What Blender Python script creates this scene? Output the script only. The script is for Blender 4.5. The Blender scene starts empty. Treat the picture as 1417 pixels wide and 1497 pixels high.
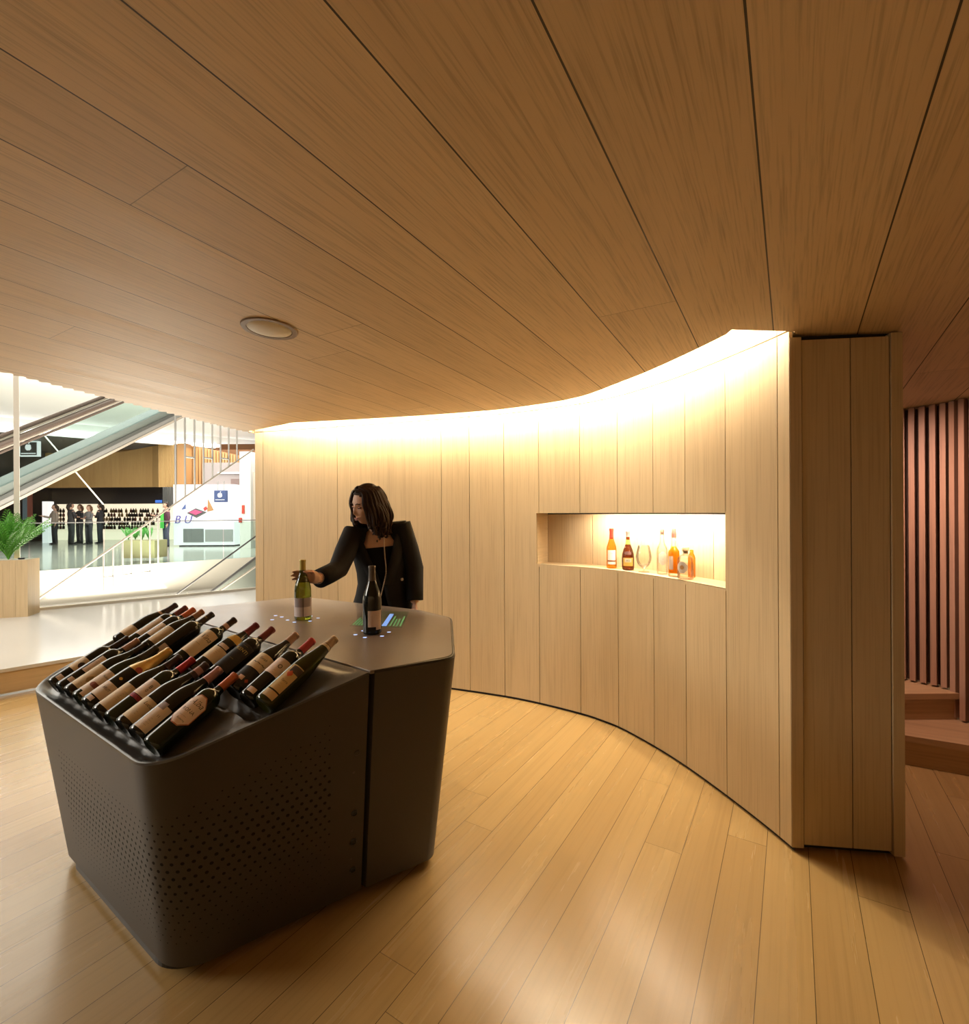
import bpy, bmesh, math, random
import numpy as np
from mathutils import Vector, Matrix

random.seed(7)
SC = bpy.context.scene
COL = SC.collection

# ------------------------------------------------------------------ camera
CAM_H = 1.46
FPX, CXP, CYP, ROLL = 725.0, 708.5, 748.5, 0.0055
cd = bpy.data.cameras.new('camera')
cam = bpy.data.objects.new('camera', cd)
COL.objects.link(cam)
cd.sensor_fit = 'HORIZONTAL'
cd.sensor_width = 36.0
cd.lens = 36.0 * FPX / 1417.0
cd.clip_end = 200
cam.matrix_world = Matrix.Translation((0, 0, CAM_H)) @ Matrix.Rotation(math.radians(90), 4, 'X') @ Matrix.Rotation(-ROLL, 4, 'Z')
SC.camera = cam

# ------------------------------------------------------------------ world and exposure
w_ = bpy.data.worlds.new('world')
SC.world = w_
w_.use_nodes = True
w_.node_tree.nodes['Background'].inputs[0].default_value = (1.0, 0.86, 0.66, 1)
w_.node_tree.nodes['Background'].inputs[1].default_value = 0.035
SC.view_settings.view_transform = 'Standard'
SC.view_settings.look = 'None'
SC.view_settings.gamma = 1.0
SC.view_settings.use_curve_mapping = False
SC.view_settings.exposure = 0.08
SC.cycles.use_denoising = True
SC.cycles.max_bounces = 10
SC.cycles.diffuse_bounces = 6
SC.cycles.transparent_max_bounces = 16
SC.cycles.sample_clamp_indirect = 6.0
SC.cycles.caustics_reflective = False
SC.cycles.caustics_refractive = False

WARM = (1.0, 0.885, 0.675)
COVE_POWER = 6.5
DOWN_POWER = 8.3
NICHE_POWER = 16.0
BACK_FILL_POWER = 20.0
MALL_POWER = 400.0
FAR_POWER = 650.0
LANDING_FILL_POWER = 1350.0
STAIR_POWER = 11.0


def area(name, loc, target, sx, sy, power, color, up=(0, 0, 1), spread=180):
    l = bpy.data.lights.new(name, 'AREA')
    l.shape = 'RECTANGLE'
    l.size, l.size_y = sx, sy
    l.energy = power
    l.color = color
    l.spread = math.radians(spread)
    o = bpy.data.objects.new(name, l)
    COL.objects.link(o)
    d = (Vector(target) - Vector(loc)).normalized()
    z = -d
    u = Vector(up)
    x = u.cross(z)
    if x.length < 1e-4:
        x = Vector((1, 0, 0)).cross(z)
    x.normalize()
    y = z.cross(x)
    o.matrix_world = Matrix.Translation(loc) @ Matrix((x, y, z)).transposed().to_4x4()
    return o


# large lights of the place: daylight white mall lighting outside, lamp over the stairs
area('mall_light', (-7.0, 4.2, 4.4), (-5.6, 4.0, 0.2), 7.0, 7.0, MALL_POWER, (1.0, 0.95, 0.86))
area('mall_light', (-11.5, 14.0, 4.4), (-11.5, 14.0, 0.2), 9.0, 8.0, FAR_POWER, (1.0, 0.97, 0.91))
area('mall_light', (-9.5, 21.0, 4.2), (-9.5, 21.0, 0.2), 8.0, 5.0, FAR_POWER * 0.7, (1.0, 0.97, 0.91))
area('mall_light', (-8.8, 1.2, 3.4), (-1.9, 4.4, 1.0), 2.6, 2.0, 260.0, (1.0, 0.93, 0.80))  # added to bring mall light onto the left end of the wall
# unseen fill behind the viewer, added as soft warm light for the room
area('cove_and_fill_light', (-.2, -2.2, 2.10), (-.2, -2.55, 1.7), 7.0, .08, BACK_FILL_POWER, WARM)
area('landing_fill', (-5.9, 8.9, -.50), (-5.9, 8.9, 3.0), 7.0, 2.4, LANDING_FILL_POWER, (1.0, 0.91, 0.74), up=(.70, .70, 0))  # added upward fill in the atrium void, to brighten the shop ceiling
area('stair_light', (2.12, 2.78, 2.06), (2.84, 3.05, .75), 0.3, 0.2, STAIR_POWER, (1.0, 0.64, 0.51), spread=125)


# ------------------------------------------------------------------ helpers
def ray(px, py):
    dx, dy = px - CXP, py - CYP
    return Vector(((dx - ROLL * dy) / FPX, 1.0, -(dy + ROLL * dx) / FPX))


def at(px, py, Y):
    r = ray(px, py)
    return Vector((r.x * Y, Y, CAM_H + r.z * Y))


def onz(px, py, z):
    r = ray(px, py)
    return at(px, py, (z - CAM_H) / r.z)


def tag(o, label=None, cat=None, group=None, kind=None):
    if label: o['label'] = label
    if cat: o['category'] = cat
    if group: o['group'] = group
    if kind: o['kind'] = kind
    return o


def link(name, me, parent=None):
    o = bpy.data.objects.new(name, me)
    COL.objects.link(o)
    if parent is not None:
        o.parent = parent
    return o


def empty(name, loc=(0, 0, 0), label=None, cat=None, group=None, mat=None):
    o = bpy.data.objects.new(name, None)
    COL.objects.link(o)
    o.empty_display_size = 0.1
    if mat is not None:
        o.matrix_world = mat
    else:
        o.location = loc
    tag(o, label, cat, group)
    return o


class MB:
    """collects pieces of ONE mesh"""
    def __init__(s):
        s.v, s.f, s.uv, s.mi = [], [], [], []

    def add(s, verts, faces, uvs=None, mi=0):
        b = len(s.v)
        s.v += [tuple(p) for p in verts]
        for i, f in enumerate(faces):
            s.f.append(tuple(b + k for k in f))
            s.uv.append(uvs[i] if uvs else [(0, 0)] * len(f))
            s.mi.append(mi)
        return s

    def box(s, c, size, rot=0.0, mi=0, uvo=0.0):
        hx, hy, hz = size[0] / 2, size[1] / 2, size[2] / 2
        cr, sr = math.cos(rot), math.sin(rot)
        vs = []
        for x, y, z in ((-1, -1, -1), (1, -1, -1), (1, 1, -1), (-1, 1, -1), (-1, -1, 1), (1, -1, 1), (1, 1, 1), (-1, 1, 1)):
            X, Y, Z = x * hx, y * hy, z * hz
            vs.append((c[0] + X * cr - Y * sr, c[1] + X * sr + Y * cr, c[2] + Z))
        fs = [(0, 3, 2, 1), (4, 5, 6, 7), (0, 1, 5, 4), (1, 2, 6, 5), (2, 3, 7, 6), (3, 0, 4, 7)]
        L = [(size[1], size[0]), (size[1], size[0]), (size[0], size[2]), (size[1], size[2]), (size[0], size[2]), (size[1], size[2])]
        uv = []
        for k, (a, b) in enumerate(L):
            o = uvo + k * 0.37
            uv.append([(o, 0), (o + a, 0), (o + a, b), (o, b)])
        return s.add(vs, fs, uv, mi)

    def prism(s, pts, z0, z1, mi=0):
        """pts: list of (x,y) ccw; z0/z1 number or function(x,y)"""
        n = len(pts)
        g0 = z0 if callable(z0) else (lambda x, y: z0)
        g1 = z1 if callable(z1) else (lambda x, y: z1)
        vs = [(x, y, g0(x, y)) for x, y in pts] + [(x, y, g1(x, y)) for x, y in pts]
        fs, uv = [], []
        for i in range(n):
            j = (i + 1) % n
            L = math.dist(pts[i], pts[j])
            fs.append((i, j, n + j, n + i))
            uv.append([(i * .1, 0), (i * .1 + L, 0), (i * .1 + L, vs[n + j][2] - vs[j][2]), (i * .1, vs[n + i][2] - vs[i][2])])
        fs.append(tuple(range(n - 1, -1, -1)))
        uv.append([(vs[k][0], vs[k][1]) for k in range(n - 1, -1, -1)])
        fs.append(tuple(range(n, 2 * n)))
        uv.append([(vs[k][0], vs[k][1]) for k in range(n, 2 * n)])
        return s.add(vs, fs, uv, mi)

    def rings(s, rings, close=True, cap0=True, cap1=True, mi=0):
        n = len(rings[0])
        vs = [p for r in rings for p in r]
        fs = []
        for k in range(len(rings) - 1):
            for i in range(n if close else n - 1):
                j = (i + 1) % n
                fs.append((k * n + i, k * n + j, (k + 1) * n + j, (k + 1) * n + i))
        if close and cap0: fs.append(tuple(range(n - 1, -1, -1)))
        if close and cap1: fs.append(tuple((len(rings) - 1) * n + i for i in range(n)))
        return s.add(vs, fs, None, mi)

    def tube(s, pts, rad, seg=10, mi=0, flat=None):
        """tube through pts; rad number or list; flat=(axis, factor) squeezes along axis"""
        pts = [Vector(p) for p in pts]
        n = len(pts)
        rad = [rad] * n if not hasattr(rad, '__len__') else rad
        rs = []
        ref = None
        for i in range(n):
            t = (pts[min(i + 1, n - 1)] - pts[max(i - 1, 0)])
            t = t.normalized() if t.length > 1e-9 else Vector((0, 0, 1))
            if ref is None:
                ref = Vector((0, 0, 1)) if abs(t.z) < 0.9 else Vector((1, 0, 0))
            a = ref - t * ref.dot(t)
            a.normalize()
            ref = a
            b = t.cross(a)
            ring = []
            for k in range(seg):
                th = 2 * math.pi * k / seg
                d = a * (math.cos(th) * rad[i]) + b * (math.sin(th) * rad[i])
                if flat is not None:
                    ax = Vector(flat[0])
                    d = d - ax * d.dot(ax) * (1 - flat[1])
                ring.append(pts[i] + d)
            rs.append(ring)
        return s.rings(rs, mi=mi)

    def lathe(s, prof, seg=24, mi=0, c=(0, 0, 0), cap=True):
        rs = []
        for r, z in prof:
            rs.append([(c[0] + r * math.cos(2 * math.pi * k / seg), c[1] + r * math.sin(2 * math.pi * k / seg), c[2] + z) for k in range(seg)])
        return s.rings(rs, cap0=cap, cap1=cap, mi=mi)

    def ellipsoid(s, c, r, M=None, nu=20, nv=12, fn=None, mi=0):
        rs = []
        for j in range(nv + 1):
            ph = -math.pi / 2 + math.pi * j / nv
            ph = max(min(ph, math.pi / 2 - .02), -math.pi / 2 + .02)
            ring = []
            for i in range(nu):
                th = 2 * math.pi * i / nu
                p = Vector((r[0] * math.cos(ph) * math.cos(th), r[1] * math.cos(ph) * math.sin(th), r[2] * math.sin(ph)))
                if fn: p = fn(p)
                if M is not None: p = M @ p
                ring.append(Vector(c) + p)
            rs.append(ring)
        return s.rings(rs, mi=mi)

    def mesh(s, name, mats, smooth=False):
        me = bpy.data.meshes.new(name)
        me.from_pydata(s.v, [], s.f)
        ul = me.uv_layers.new(name='UVMap')
        flat = [c for f in s.uv for c in f]
        ul.data.foreach_set('uv', [x for c in flat for x in c])
        for m in (mats if isinstance(mats, (list, tuple)) else [mats]):
            me.materials.append(m)
        me.polygons.foreach_set('material_index', s.mi)
        if smooth:
            me.polygons.foreach_set('use_smooth', [True] * len(me.polygons))
        me.update()
        return me

    def build(s, name, mats, parent=None, smooth=False, bevel=0.0, sharp=None):
        me = s.mesh(name, mats, smooth)
        o = link(name, me, parent)
        if sharp is not None:
            me.set_sharp_from_angle(angle=math.radians(sharp))
        if bevel:
            b = o.modifiers.new('bevel', 'BEVEL')
            b.width = bevel
            b.segments = 2
            b.limit_method = 'ANGLE'
        return o


def struct(o):
    o['kind'] = 'structure'
    return o


# ------------------------------------------------------------------ materials
def new_mat(name):
    m = bpy.data.materials.new(name)
    m.use_nodes = True
    nt = m.node_tree
    return m, nt, nt.nodes['Principled BSDF']


def plain(name, col, rough=0.5, metal=0.0, spec=0.5, coat=0.0, emit=None, estr=0.0, trans=0.0, ior=1.45, noise=0.06):
    m, nt, b = new_mat(name)
    b.inputs['Base Color'].default_value = (*col, 1)
    b.inputs['Roughness'].default_value = rough
    b.inputs['Metallic'].default_value = metal
    b.inputs['Specular IOR Level'].default_value = spec
    b.inputs['Coat Weight'].default_value = coat
    b.inputs['Coat Roughness'].default_value = 0.05
    b.inputs['Transmission Weight'].default_value = trans
    b.inputs['IOR'].default_value = ior
    if emit:
        b.inputs['Emission Color'].default_value = (*emit, 1)
        b.inputs['Emission Strength'].default_value = estr
    if noise and not trans:
        n = nt.nodes.new('ShaderNodeTexNoise')
        n.inputs['Scale'].default_value = 9.0
        n.inputs['Detail'].default_value = 4
        mr = nt.nodes.new('ShaderNodeMapRange')
        mr.inputs['To Min'].default_value = max(rough - noise, 0.02)
        mr.inputs['To Max'].default_value = min(rough + noise, 1.0)
        nt.links.new(n.outputs['Fac'], mr.inputs['Value'])
        nt.links.new(mr.outputs['Result'], b.inputs['Roughness'])
    return m


def nd(nt, t, **kw):
    n = nt.nodes.new(t)
    for k, v in kw.items():
        setattr(n, k, v)
    return n


def mth(nt, op, a, b=None, c=None):
    n = nt.nodes.new('ShaderNodeMath')
    n.operation = op
    for i, v in enumerate((a, b, c)):
        if v is None: continue
        if isinstance(v, (int, float)):
            n.inputs[i].default_value = v
        else:
            nt.links.new(v, n.inputs[i])
    return n.outputs[0]


def wood_grain(nt, u, v, seed, fine=90.0, along=2.2, dist=0.9, bu=9.0):
    """returns (broad 0-1, fine pores 0-1) sockets; grain runs along v; seed shifts each plank"""
    cb = nd(nt, 'ShaderNodeCombineXYZ')
    nt.links.new(mth(nt, 'MULTIPLY', u, bu), cb.inputs[0])
    nt.links.new(mth(nt, 'MULTIPLY', v, 0.7), cb.inputs[1])
    nt.links.new(mth(nt, 'MULTIPLY', seed, 31.7), cb.inputs[2])
    n1 = nd(nt, 'ShaderNodeTexNoise')
    n1.inputs['Scale'].default_value = 1.0
    n1.inputs['Detail'].default_value = 5
    n1.inputs['Roughness'].default_value = 0.55
    n1.inputs['Distortion'].default_value = dist
    nt.links.new(cb.outputs[0], n1.inputs['Vector'])
    cb2 = nd(nt, 'ShaderNodeCombineXYZ')
    nt.links.new(mth(nt, 'MULTIPLY', u, fine), cb2.inputs[0])
    nt.links.new(mth(nt, 'MULTIPLY', v, along), cb2.inputs[1])
    nt.links.new(mth(nt, 'MULTIPLY', seed, 17.3), cb2.inputs[2])
    n2 = nd(nt, 'ShaderNodeTexNoise')
    n2.inputs['Scale'].default_value = 1.0
    n2.inputs['Detail'].default_value = 4
    n2.inputs['Roughness'].default_value = 0.6
    nt.links.new(cb2.outputs[0], n2.inputs['Vector'])
    return n1.outputs['Fac'], n2.outputs['Fac']


def wood(name, dark, light, rough=0.5, mode='board', width=0.3, length=2.4, groove=0.004, fine=90, along=2.2,
         tone=0.16, pores=0.35, bump=0.12, spec=0.4, groove_dark=0.12, rot=0.0, coat=0.0, joint=0.0025, off=0.0, dist=0.9, bu=9.0, amp=1.0):
    """mode board: UV in metres, every board offset by 10 in u.  mode plank: object x,y turned by rot, planks of a width."""
    m, nt, b = new_mat(name)
    tc = nd(nt, 'ShaderNodeTexCoord')
    sep = nd(nt, 'ShaderNodeSeparateXYZ')
    if mode == 'board':
        nt.links.new(tc.outputs['UV'], sep.inputs[0])
        u, v = sep.outputs[0], sep.outputs[1]
        idx = mth(nt, 'FLOOR', mth(nt, 'DIVIDE', u, 10.0))
        wn = nd(nt, 'ShaderNodeTexWhiteNoise', noise_dimensions='1D')
        nt.links.new(idx, wn.inputs['W'])
        seed = wn.outputs['Value']
        gmask = None
        gu, gv = u, v
    else:
        mp = nd(nt, 'ShaderNodeMapping')
        mp.inputs['Rotation'].default_value = (0, 0, rot)
        mp.inputs['Location'].default_value = (off, 0, 0)
        nt.links.new(tc.outputs['Object'], mp.inputs['Vector'])
        nt.links.new(mp.outputs[0], sep.inputs[0])
        gu, gv = sep.outputs[0], sep.outputs[1]
        row = mth(nt, 'DIVIDE', gu, width)
        ri = mth(nt, 'FLOOR', row)
        wn0 = nd(nt, 'ShaderNodeTexWhiteNoise', noise_dimensions='1D')
        nt.links.new(ri, wn0.inputs['W'])
        colm = mth(nt, 'ADD', mth(nt, 'DIVIDE', gv, length), mth(nt, 'MULTIPLY', wn0.outputs['Value'], 7.0))
        ci = mth(nt, 'FLOOR', colm)
        cmb = nd(nt, 'ShaderNodeCombineXYZ')
        nt.links.new(ri, cmb.inputs[0])
        nt.links.new(ci, cmb.inputs[1])
        wn = nd(nt, 'ShaderNodeTexWhiteNoise', noise_dimensions='2D')
        nt.links.new(cmb.outputs[0], wn.inputs['Vector'])
        seed = wn.outputs['Value']
        fu = mth(nt, 'FRACT', row)
        du = mth(nt, 'MULTIPLY', mth(nt, 'MINIMUM', fu, mth(nt, 'SUBTRACT', 1.0, fu)), width)
        fv = mth(nt, 'FRACT', colm)
        dv = mth(nt, 'MULTIPLY', mth(nt, 'MINIMUM', fv, mth(nt, 'SUBTRACT', 1.0, fv)), length)
        g1 = mth(nt, 'LESS_THAN', du, groove / 2)
        g2 = mth(nt, 'LESS_THAN', dv, joint / 2)
        gmask = mth(nt, 'MAXIMUM', g1, mth(nt, 'MULTIPLY', g2, 0.7))
    broad, finep = wood_grain(nt, gu, gv, seed, fine, along, dist, bu)
    mix = nd(nt, 'ShaderNodeMix', data_type='RGBA')
    mix.inputs[6].default_value = (*dark, 1)
    mix.inputs[7].default_value = (*light, 1)
    t = mth(nt, 'ADD', mth(nt, 'MULTIPLY', mth(nt, 'SUBTRACT', broad, 0.5), amp),
            mth(nt, 'ADD', 0.5, mth(nt, 'MULTIPLY', mth(nt, 'SUBTRACT', seed, 0.5), tone * 4)))
    n_ = nt.nodes.new('ShaderNodeClamp')
    nt.links.new(t, n_.inputs[0])
    nt.links.new(n_.outputs[0], mix.inputs[0])
    # pores
    ps = nd(nt, 'ShaderNodeMapRange')
    ps.inputs['From Min'].default_value = 0.30
    ps.inputs['From Max'].default_value = 0.52
    ps.inputs['To Min'].default_value = 1.0 - pores
    ps.inputs['To Max'].default_value = 1.0
    nt.links.new(finep, ps.inputs['Value'])
    mul = nd(nt, 'ShaderNodeMix', data_type='RGBA', blend_type='MULTIPLY')
    mul.inputs[0].default_value = 1.0
    nt.links.new(mix.outputs[2], mul.inputs[6])
    nt.links.new(ps.outputs[0], mul.inputs[7])
    out = mul.outputs[2]
    if gmask is not None:
        gm = nd(nt, 'ShaderNodeMix', data_type='RGBA')
        nt.links.new(gmask, gm.inputs[0])
        nt.links.new(out, gm.inputs[6])
        gm.inputs[7].default_value = (dark[0] * groove_dark, dark[1] * groove_dark, dark[2] * groove_dark, 1)
        out = gm.outputs[2]
    nt.links.new(out, b.inputs['Base Color'])
    rr = nd(nt, 'ShaderNodeMapRange')
    rr.inputs['To Min'].default_value = max(rough - 0.07, 0.03)
    rr.inputs['To Max'].default_value = rough + 0.09
    nt.links.new(broad, rr.inputs['Value'])
    nt.links.new(rr.outputs[0], b.inputs['Roughness'])
    b.inputs['Specular IOR Level'].default_value = spec
    b.inputs['Coat Weight'].default_value = coat
    b.inputs['Coat Roughness'].default_value = 0.2
    bp = nd(nt, 'ShaderNodeBump')
    bp.inputs['Strength'].default_value = bump
    bp.inputs['Distance'].default_value = 0.002
    hgt = finep if gmask is None else mth(nt, 'SUBTRACT', finep, mth(nt, 'MULTIPLY', gmask, 2.0))
    nt.links.new(hgt, bp.inputs['Height'])
    nt.links.new(bp.outputs[0], b.inputs['Normal'])
    return m


def clear_glass(name, col=(1, 1, 1), sheen=0.4, rough=0.02):
    """thin clear pane: mostly transparent with a mirror sheen"""
    m, nt, b = new_mat(name)
    out = nt.nodes['Material Output']
    tr = nd(nt, 'ShaderNodeBsdfTransparent')
    tr.inputs[0].default_value = (*col, 1)
    gl = nd(nt, 'ShaderNodeBsdfGlossy')
    gl.inputs['Roughness'].default_value = rough
    fr = nd(nt, 'ShaderNodeFresnel')
    fr.inputs[0].default_value = 1.45
    f2 = mth(nt, 'MULTIPLY', fr.outputs[0], sheen)
    mx = nd(nt, 'ShaderNodeMixShader')
    nt.links.new(f2, mx.inputs[0])
    nt.links.new(tr.outputs[0], mx.inputs[1])
    nt.links.new(gl.outputs[0], mx.inputs[2])
    nt.links.new(mx.outputs[0], out.inputs[0])
    return m


PLANK_ROT = math.radians(31.8)     # planks run along (0.527, 0.850)
M = {}
M['ceil'] = wood('ceiling_oak', (0.52, 0.385, 0.235), (0.69, 0.53, 0.335), rough=0.55, mode='plank', width=0.304, length=4.2,
                 groove=0.0045, fine=130, along=3.6, tone=0.12, pores=0.30, bu=6.0, dist=0.5, rot=PLANK_ROT, groove_dark=0.10, off=0.063)
M['floor'] = wood('floor_timber', (0.33, 0.198, 0.072), (0.44, 0.285, 0.112), rough=0.25, mode='plank', width=0.153, length=2.9,
                  groove=0.0022, fine=60, along=1.0, tone=0.13, pores=0.12, dist=0.2, amp=0.45, bu=14.0, rot=PLANK_ROT, bump=0.015, spec=0.45, groove_dark=0.25, coat=0.18, off=0.10)
M['wall'] = wood('wall_oak', (0.43, 0.322, 0.186), (0.575, 0.438, 0.262), rough=0.5, fine=110, along=2.0, tone=0.07, pores=0.17, amp=.7)
M['oak_pale'] = wood('pale_oak', (0.47, 0.335, 0.19), (0.60, 0.45, 0.27), rough=0.5, fine=110, tone=0.08, pores=0.15)
M['fascia'] = wood('golden_fascia', (0.50, 0.30, 0.11), (0.62, 0.41, 0.17), rough=0.5, fine=110, tone=0.08, pores=0.12)
M['slat'] = wood('slat_timber', (0.36, 0.20, 0.13), (0.46, 0.28, 0.19), rough=0.5, fine=90, tone=0.10, pores=0.2)
M['step'] = wood('step_timber', (0.38, 0.23, 0.12), (0.50, 0.32, 0.17), rough=0.42, fine=80, tone=0.08, pores=0.2)
M['gap'] = plain('shadow_gap', (0.012, 0.009, 0.007), 0.8)
M['cavity'] = plain('cavity_paint', (0.62, 0.55, 0.46), 0.8)
M['white'] = plain('white_paint', (0.82, 0.82, 0.80), 0.5)
M['white_gloss'] = plain('white_epoxy_floor', (0.54, 0.53, 0.515), 0.16, spec=0.6, noise=0.03)
M['steel'] = plain('brushed_steel', (0.55, 0.55, 0.54), 0.3, metal=1.0)
M['dark_steel'] = plain('dark_steel', (0.10, 0.09, 0.085), 0.35, metal=0.6)
M['grey'] = plain('grey_panel', (0.22, 0.21, 0.20), 0.6)
M['dark'] = plain('dark_panel', (0.045, 0.04, 0.04), 0.35)
M['black'] = plain('black_panel', (0.012, 0.012, 0.014), 0.3)
M['pane'] = clear_glass('clear_pane')
M['pane_green'] = clear_glass('greenish_pane', (0.80, 0.90, 0.88))
M['glow'] = plain('light_panel', (0.9, 0.9, 0.9), 0.5, emit=(1.0, 0.97, 0.92), estr=4.0)
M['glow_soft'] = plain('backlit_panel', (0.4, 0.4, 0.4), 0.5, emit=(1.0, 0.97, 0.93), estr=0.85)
M['glow_warm'] = plain('backlit_shelf_wall', (0.9, 0.85, 0.75), 0.5, emit=(1.0, 0.86, 0.62), estr=0.95)

# ================================================================== STRUCTURE
def ceil_z(x, y):
    along, perp = .527 * x + .85 * y, -.85 * x + .527 * y
    return 2.216 - .055 * (along - 2.575) + .006 * (perp + .168)


# ---- the curved wall in plan
WP = [(-2.183, 4.72), (-1.75, 4.585), (-1.316, 4.44), (-.80, 4.27), (-.30, 4.085), (.151, 3.896), (.416, 3.745), (.686, 3.550), (.80, 3.44),
      (.91, 3.30), (1.035, 3.055), (1.135, 2.807), (1.222, 2.515), (1.282, 2.27), (1.31, 2.125)]


def catmull(P, n=24):
    P = [Vector((p[0], p[1])) for p in P]
    P = [P[0] * 2 - P[1]] + P + [P[-1] * 2 - P[-2]]
    out = []
    for i in range(1, len(P) - 2):
        for k in range(n):
            t = k / n
            a, b, c, d = P[i - 1], P[i], P[i + 1], P[i + 2]
            out.append(0.5 * ((2 * b) + (c - a) * t + (2 * a - 5 * b + 4 * c - d) * t * t + (3 * b - a - 3 * c + d) * t ** 3))
    out.append(P[-2])
    return out


WC = catmull(WP)
# smooth once more
for _ in range(30):
    WC = [WC[0]] + [(WC[i - 1] + WC[i] * 2 + WC[i + 1]) / 4 for i in range(1, len(WC) - 1)] + [WC[-1]]
WS = [0.0]
for i in range(1, len(WC)):
    WS.append(WS[-1] + (WC[i] - WC[i - 1]).length)
WLEN = WS[-1]


def wall_at(s):
    """point and normal (into the room) of the wall line at arc length s"""
    s = min(max(s, 0), WLEN)
    i = min(max(int(np.searchsorted(WS, s)) - 1, 0), len(WC) - 2)
    t = (s - WS[i]) / (WS[i + 1] - WS[i])
    p = WC[i].lerp(WC[i + 1], t)
    a, b = WC[max(i - 3, 0)], WC[min(i + 4, len(WC) - 1)]
    d = (b - a).normalized()
    return p, Vector((-abs(d.y) if d.y < 0 else d.y, -d.x)) if False else Vector((d.y, -d.x))


def wall_off(s, o):
    p, n = wall_at(s)
    return p + n * o


# board joints along the wall (arc lengths where a sight line of slope X/Y meets it)
def s_of(k):
    for i in range(len(WC) - 1):
        if (WC[i].x / WC[i].y - k) * (WC[i + 1].x / WC[i + 1].y - k) <= 0:
            t = (k - WC[i].x / WC[i].y) / (WC[i + 1].x / WC[i + 1].y - WC[i].x / WC[i].y)
            return WS[i] + t * (WS[i + 1] - WS[i])
    return 0.0 if k < 0 else WLEN


JO = [0.0] + [s_of((px - CXP) / FPX) for px in (385, 493.5, 645.5, 686.5, 737, 788, 848, 903, 955, 1002, 1061, 1137.5)] + [WLEN]
SLOT, NZ0, NZ1, WTOP = 2.23, 1.062, 1.449, 2.62
N_S0, N_S1, N_DEP = JO[6] - .022, JO[11] - .004, 0.20
TH = 0.44


def wall_patch(mb, s0, s1, z0, z1, uo, off=0.0, thick=0.018):
    n = max(2, int((s1 - s0) / .03) + 1)
    ss = [s0 + (s1 - s0) * i / n for i in range(n + 1)]
    front = [wall_off(s, off) for s in ss]
    back = [wall_off(s, off - thick) for s in ss]
    m = n + 1
    vs = [(p.x, p.y, z0) for p in front] + [(p.x, p.y, z1) for p in front] + [(p.x, p.y, z0) for p in back] + [(p.x, p.y, z1) for p in back]
    fs, uv = [], []
    for i in range(n):
        a, b = ss[i] - s0 + uo, ss[i + 1] - s0 + uo
        fs += [(i, i + 1, m + i + 1, m + i), (m + i, m + i + 1, 3 * m + i + 1, 3 * m + i), (i + 1, i, 2 * m + i, 2 * m + i + 1), (2 * m + i + 1, 2 * m + i, 3 * m + i, 3 * m + i + 1)]
        uv += [[(a, z0), (b, z0), (b, z1), (a, z1)], [(a, z1), (b, z1), (b, z1 + thick), (a, z1 + thick)], [(b, z0), (a, z0), (a, z0 - thick), (b, z0 - thick)], [(a, z0)] * 4]
    for i, f in ((0, 1), (n, 0)):
        q = (i, m + i, 3 * m + i, 2 * m + i)
        fs.append(q if f else q[::-1])
        uv.append([(uo, z0), (uo, z1), (uo + thick, z1), (uo + thick, z0)] if f else [(uo + thick, z0), (uo + thick, z1), (uo, z1), (uo, z0)])
    mb.add(vs, fs, uv)


G = 0.0022
mb = MB()
for i in range(len(JO) - 1):
    a, b = JO[i] + G, JO[i + 1] - G
    uo = 10.0 * (i + 3) + .3
    if i == 5:                                   # board that the niche bites into
        wall_patch(mb, a, N_S0, .018, SLOT - .003, uo)
        wall_patch(mb, N_S0, b, .018, NZ0, uo + N_S0 - a)
        wall_patch(mb, N_S0, b, NZ1, SLOT - .003, uo + N_S0 - a)
    elif 6 <= i <= 10:
        b2 = N_S1 if i == 10 else b
        wall_patch(mb, a, b, .018, NZ0, uo)
        wall_patch(mb, a, b, NZ1, SLOT - .003, uo + 200)
    elif i in (1, 2, 3):                         # wide doors show narrower veneer leaves
        k = 3 if i < 3 else 2
        for q in range(k):
            wall_patch(mb, a + (b - a) * q / k, a + (b - a) * (q + 1) / k, .018, SLOT - .003, uo + 300 + 10 * (q + i * 4))
    else:
        wall_patch(mb, a, b, .018, SLOT - .003, uo)
    wall_patch(mb, a, b, SLOT + .003, WTOP, uo + 500)
wall = struct(mb.build('wall_right', M['wall'], smooth=False))

# dark backing, so that the joints read as shadow gaps; it also closes wall and niche behind
mb = MB()
def back_patch(s0, s1, z0, z1, off):
    n = max(2, int((s1 - s0) / .05) + 1)
    vs, fs = [], []
    for i in range(n + 1):
        p = wall_off(s0 + (s1 - s0) * i / n, off)
        vs += [(p.x, p.y, z0), (p.x, p.y, z1)]
    for i in range(n):
        fs.append((2 * i, 2 * i + 2, 2 * i + 3, 2 * i + 1))
    mb.add(vs, fs)
back_patch(0, N_S0 - .02, 0, WTOP, -.021)
back_patch(N_S1 + .02, WLEN - .01, 0, WTOP, -.021)
back_patch(N_S0 - .02, N_S1 + .02, 0, NZ0 - .02, -.021)
back_patch(N_S0 - .02, N_S1 + .02, NZ1 + .02, WTOP, -.021)
back_patch(0, WLEN, 0, WTOP, -TH)
struct(mb.build('wall_core', M['gap']))

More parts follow.
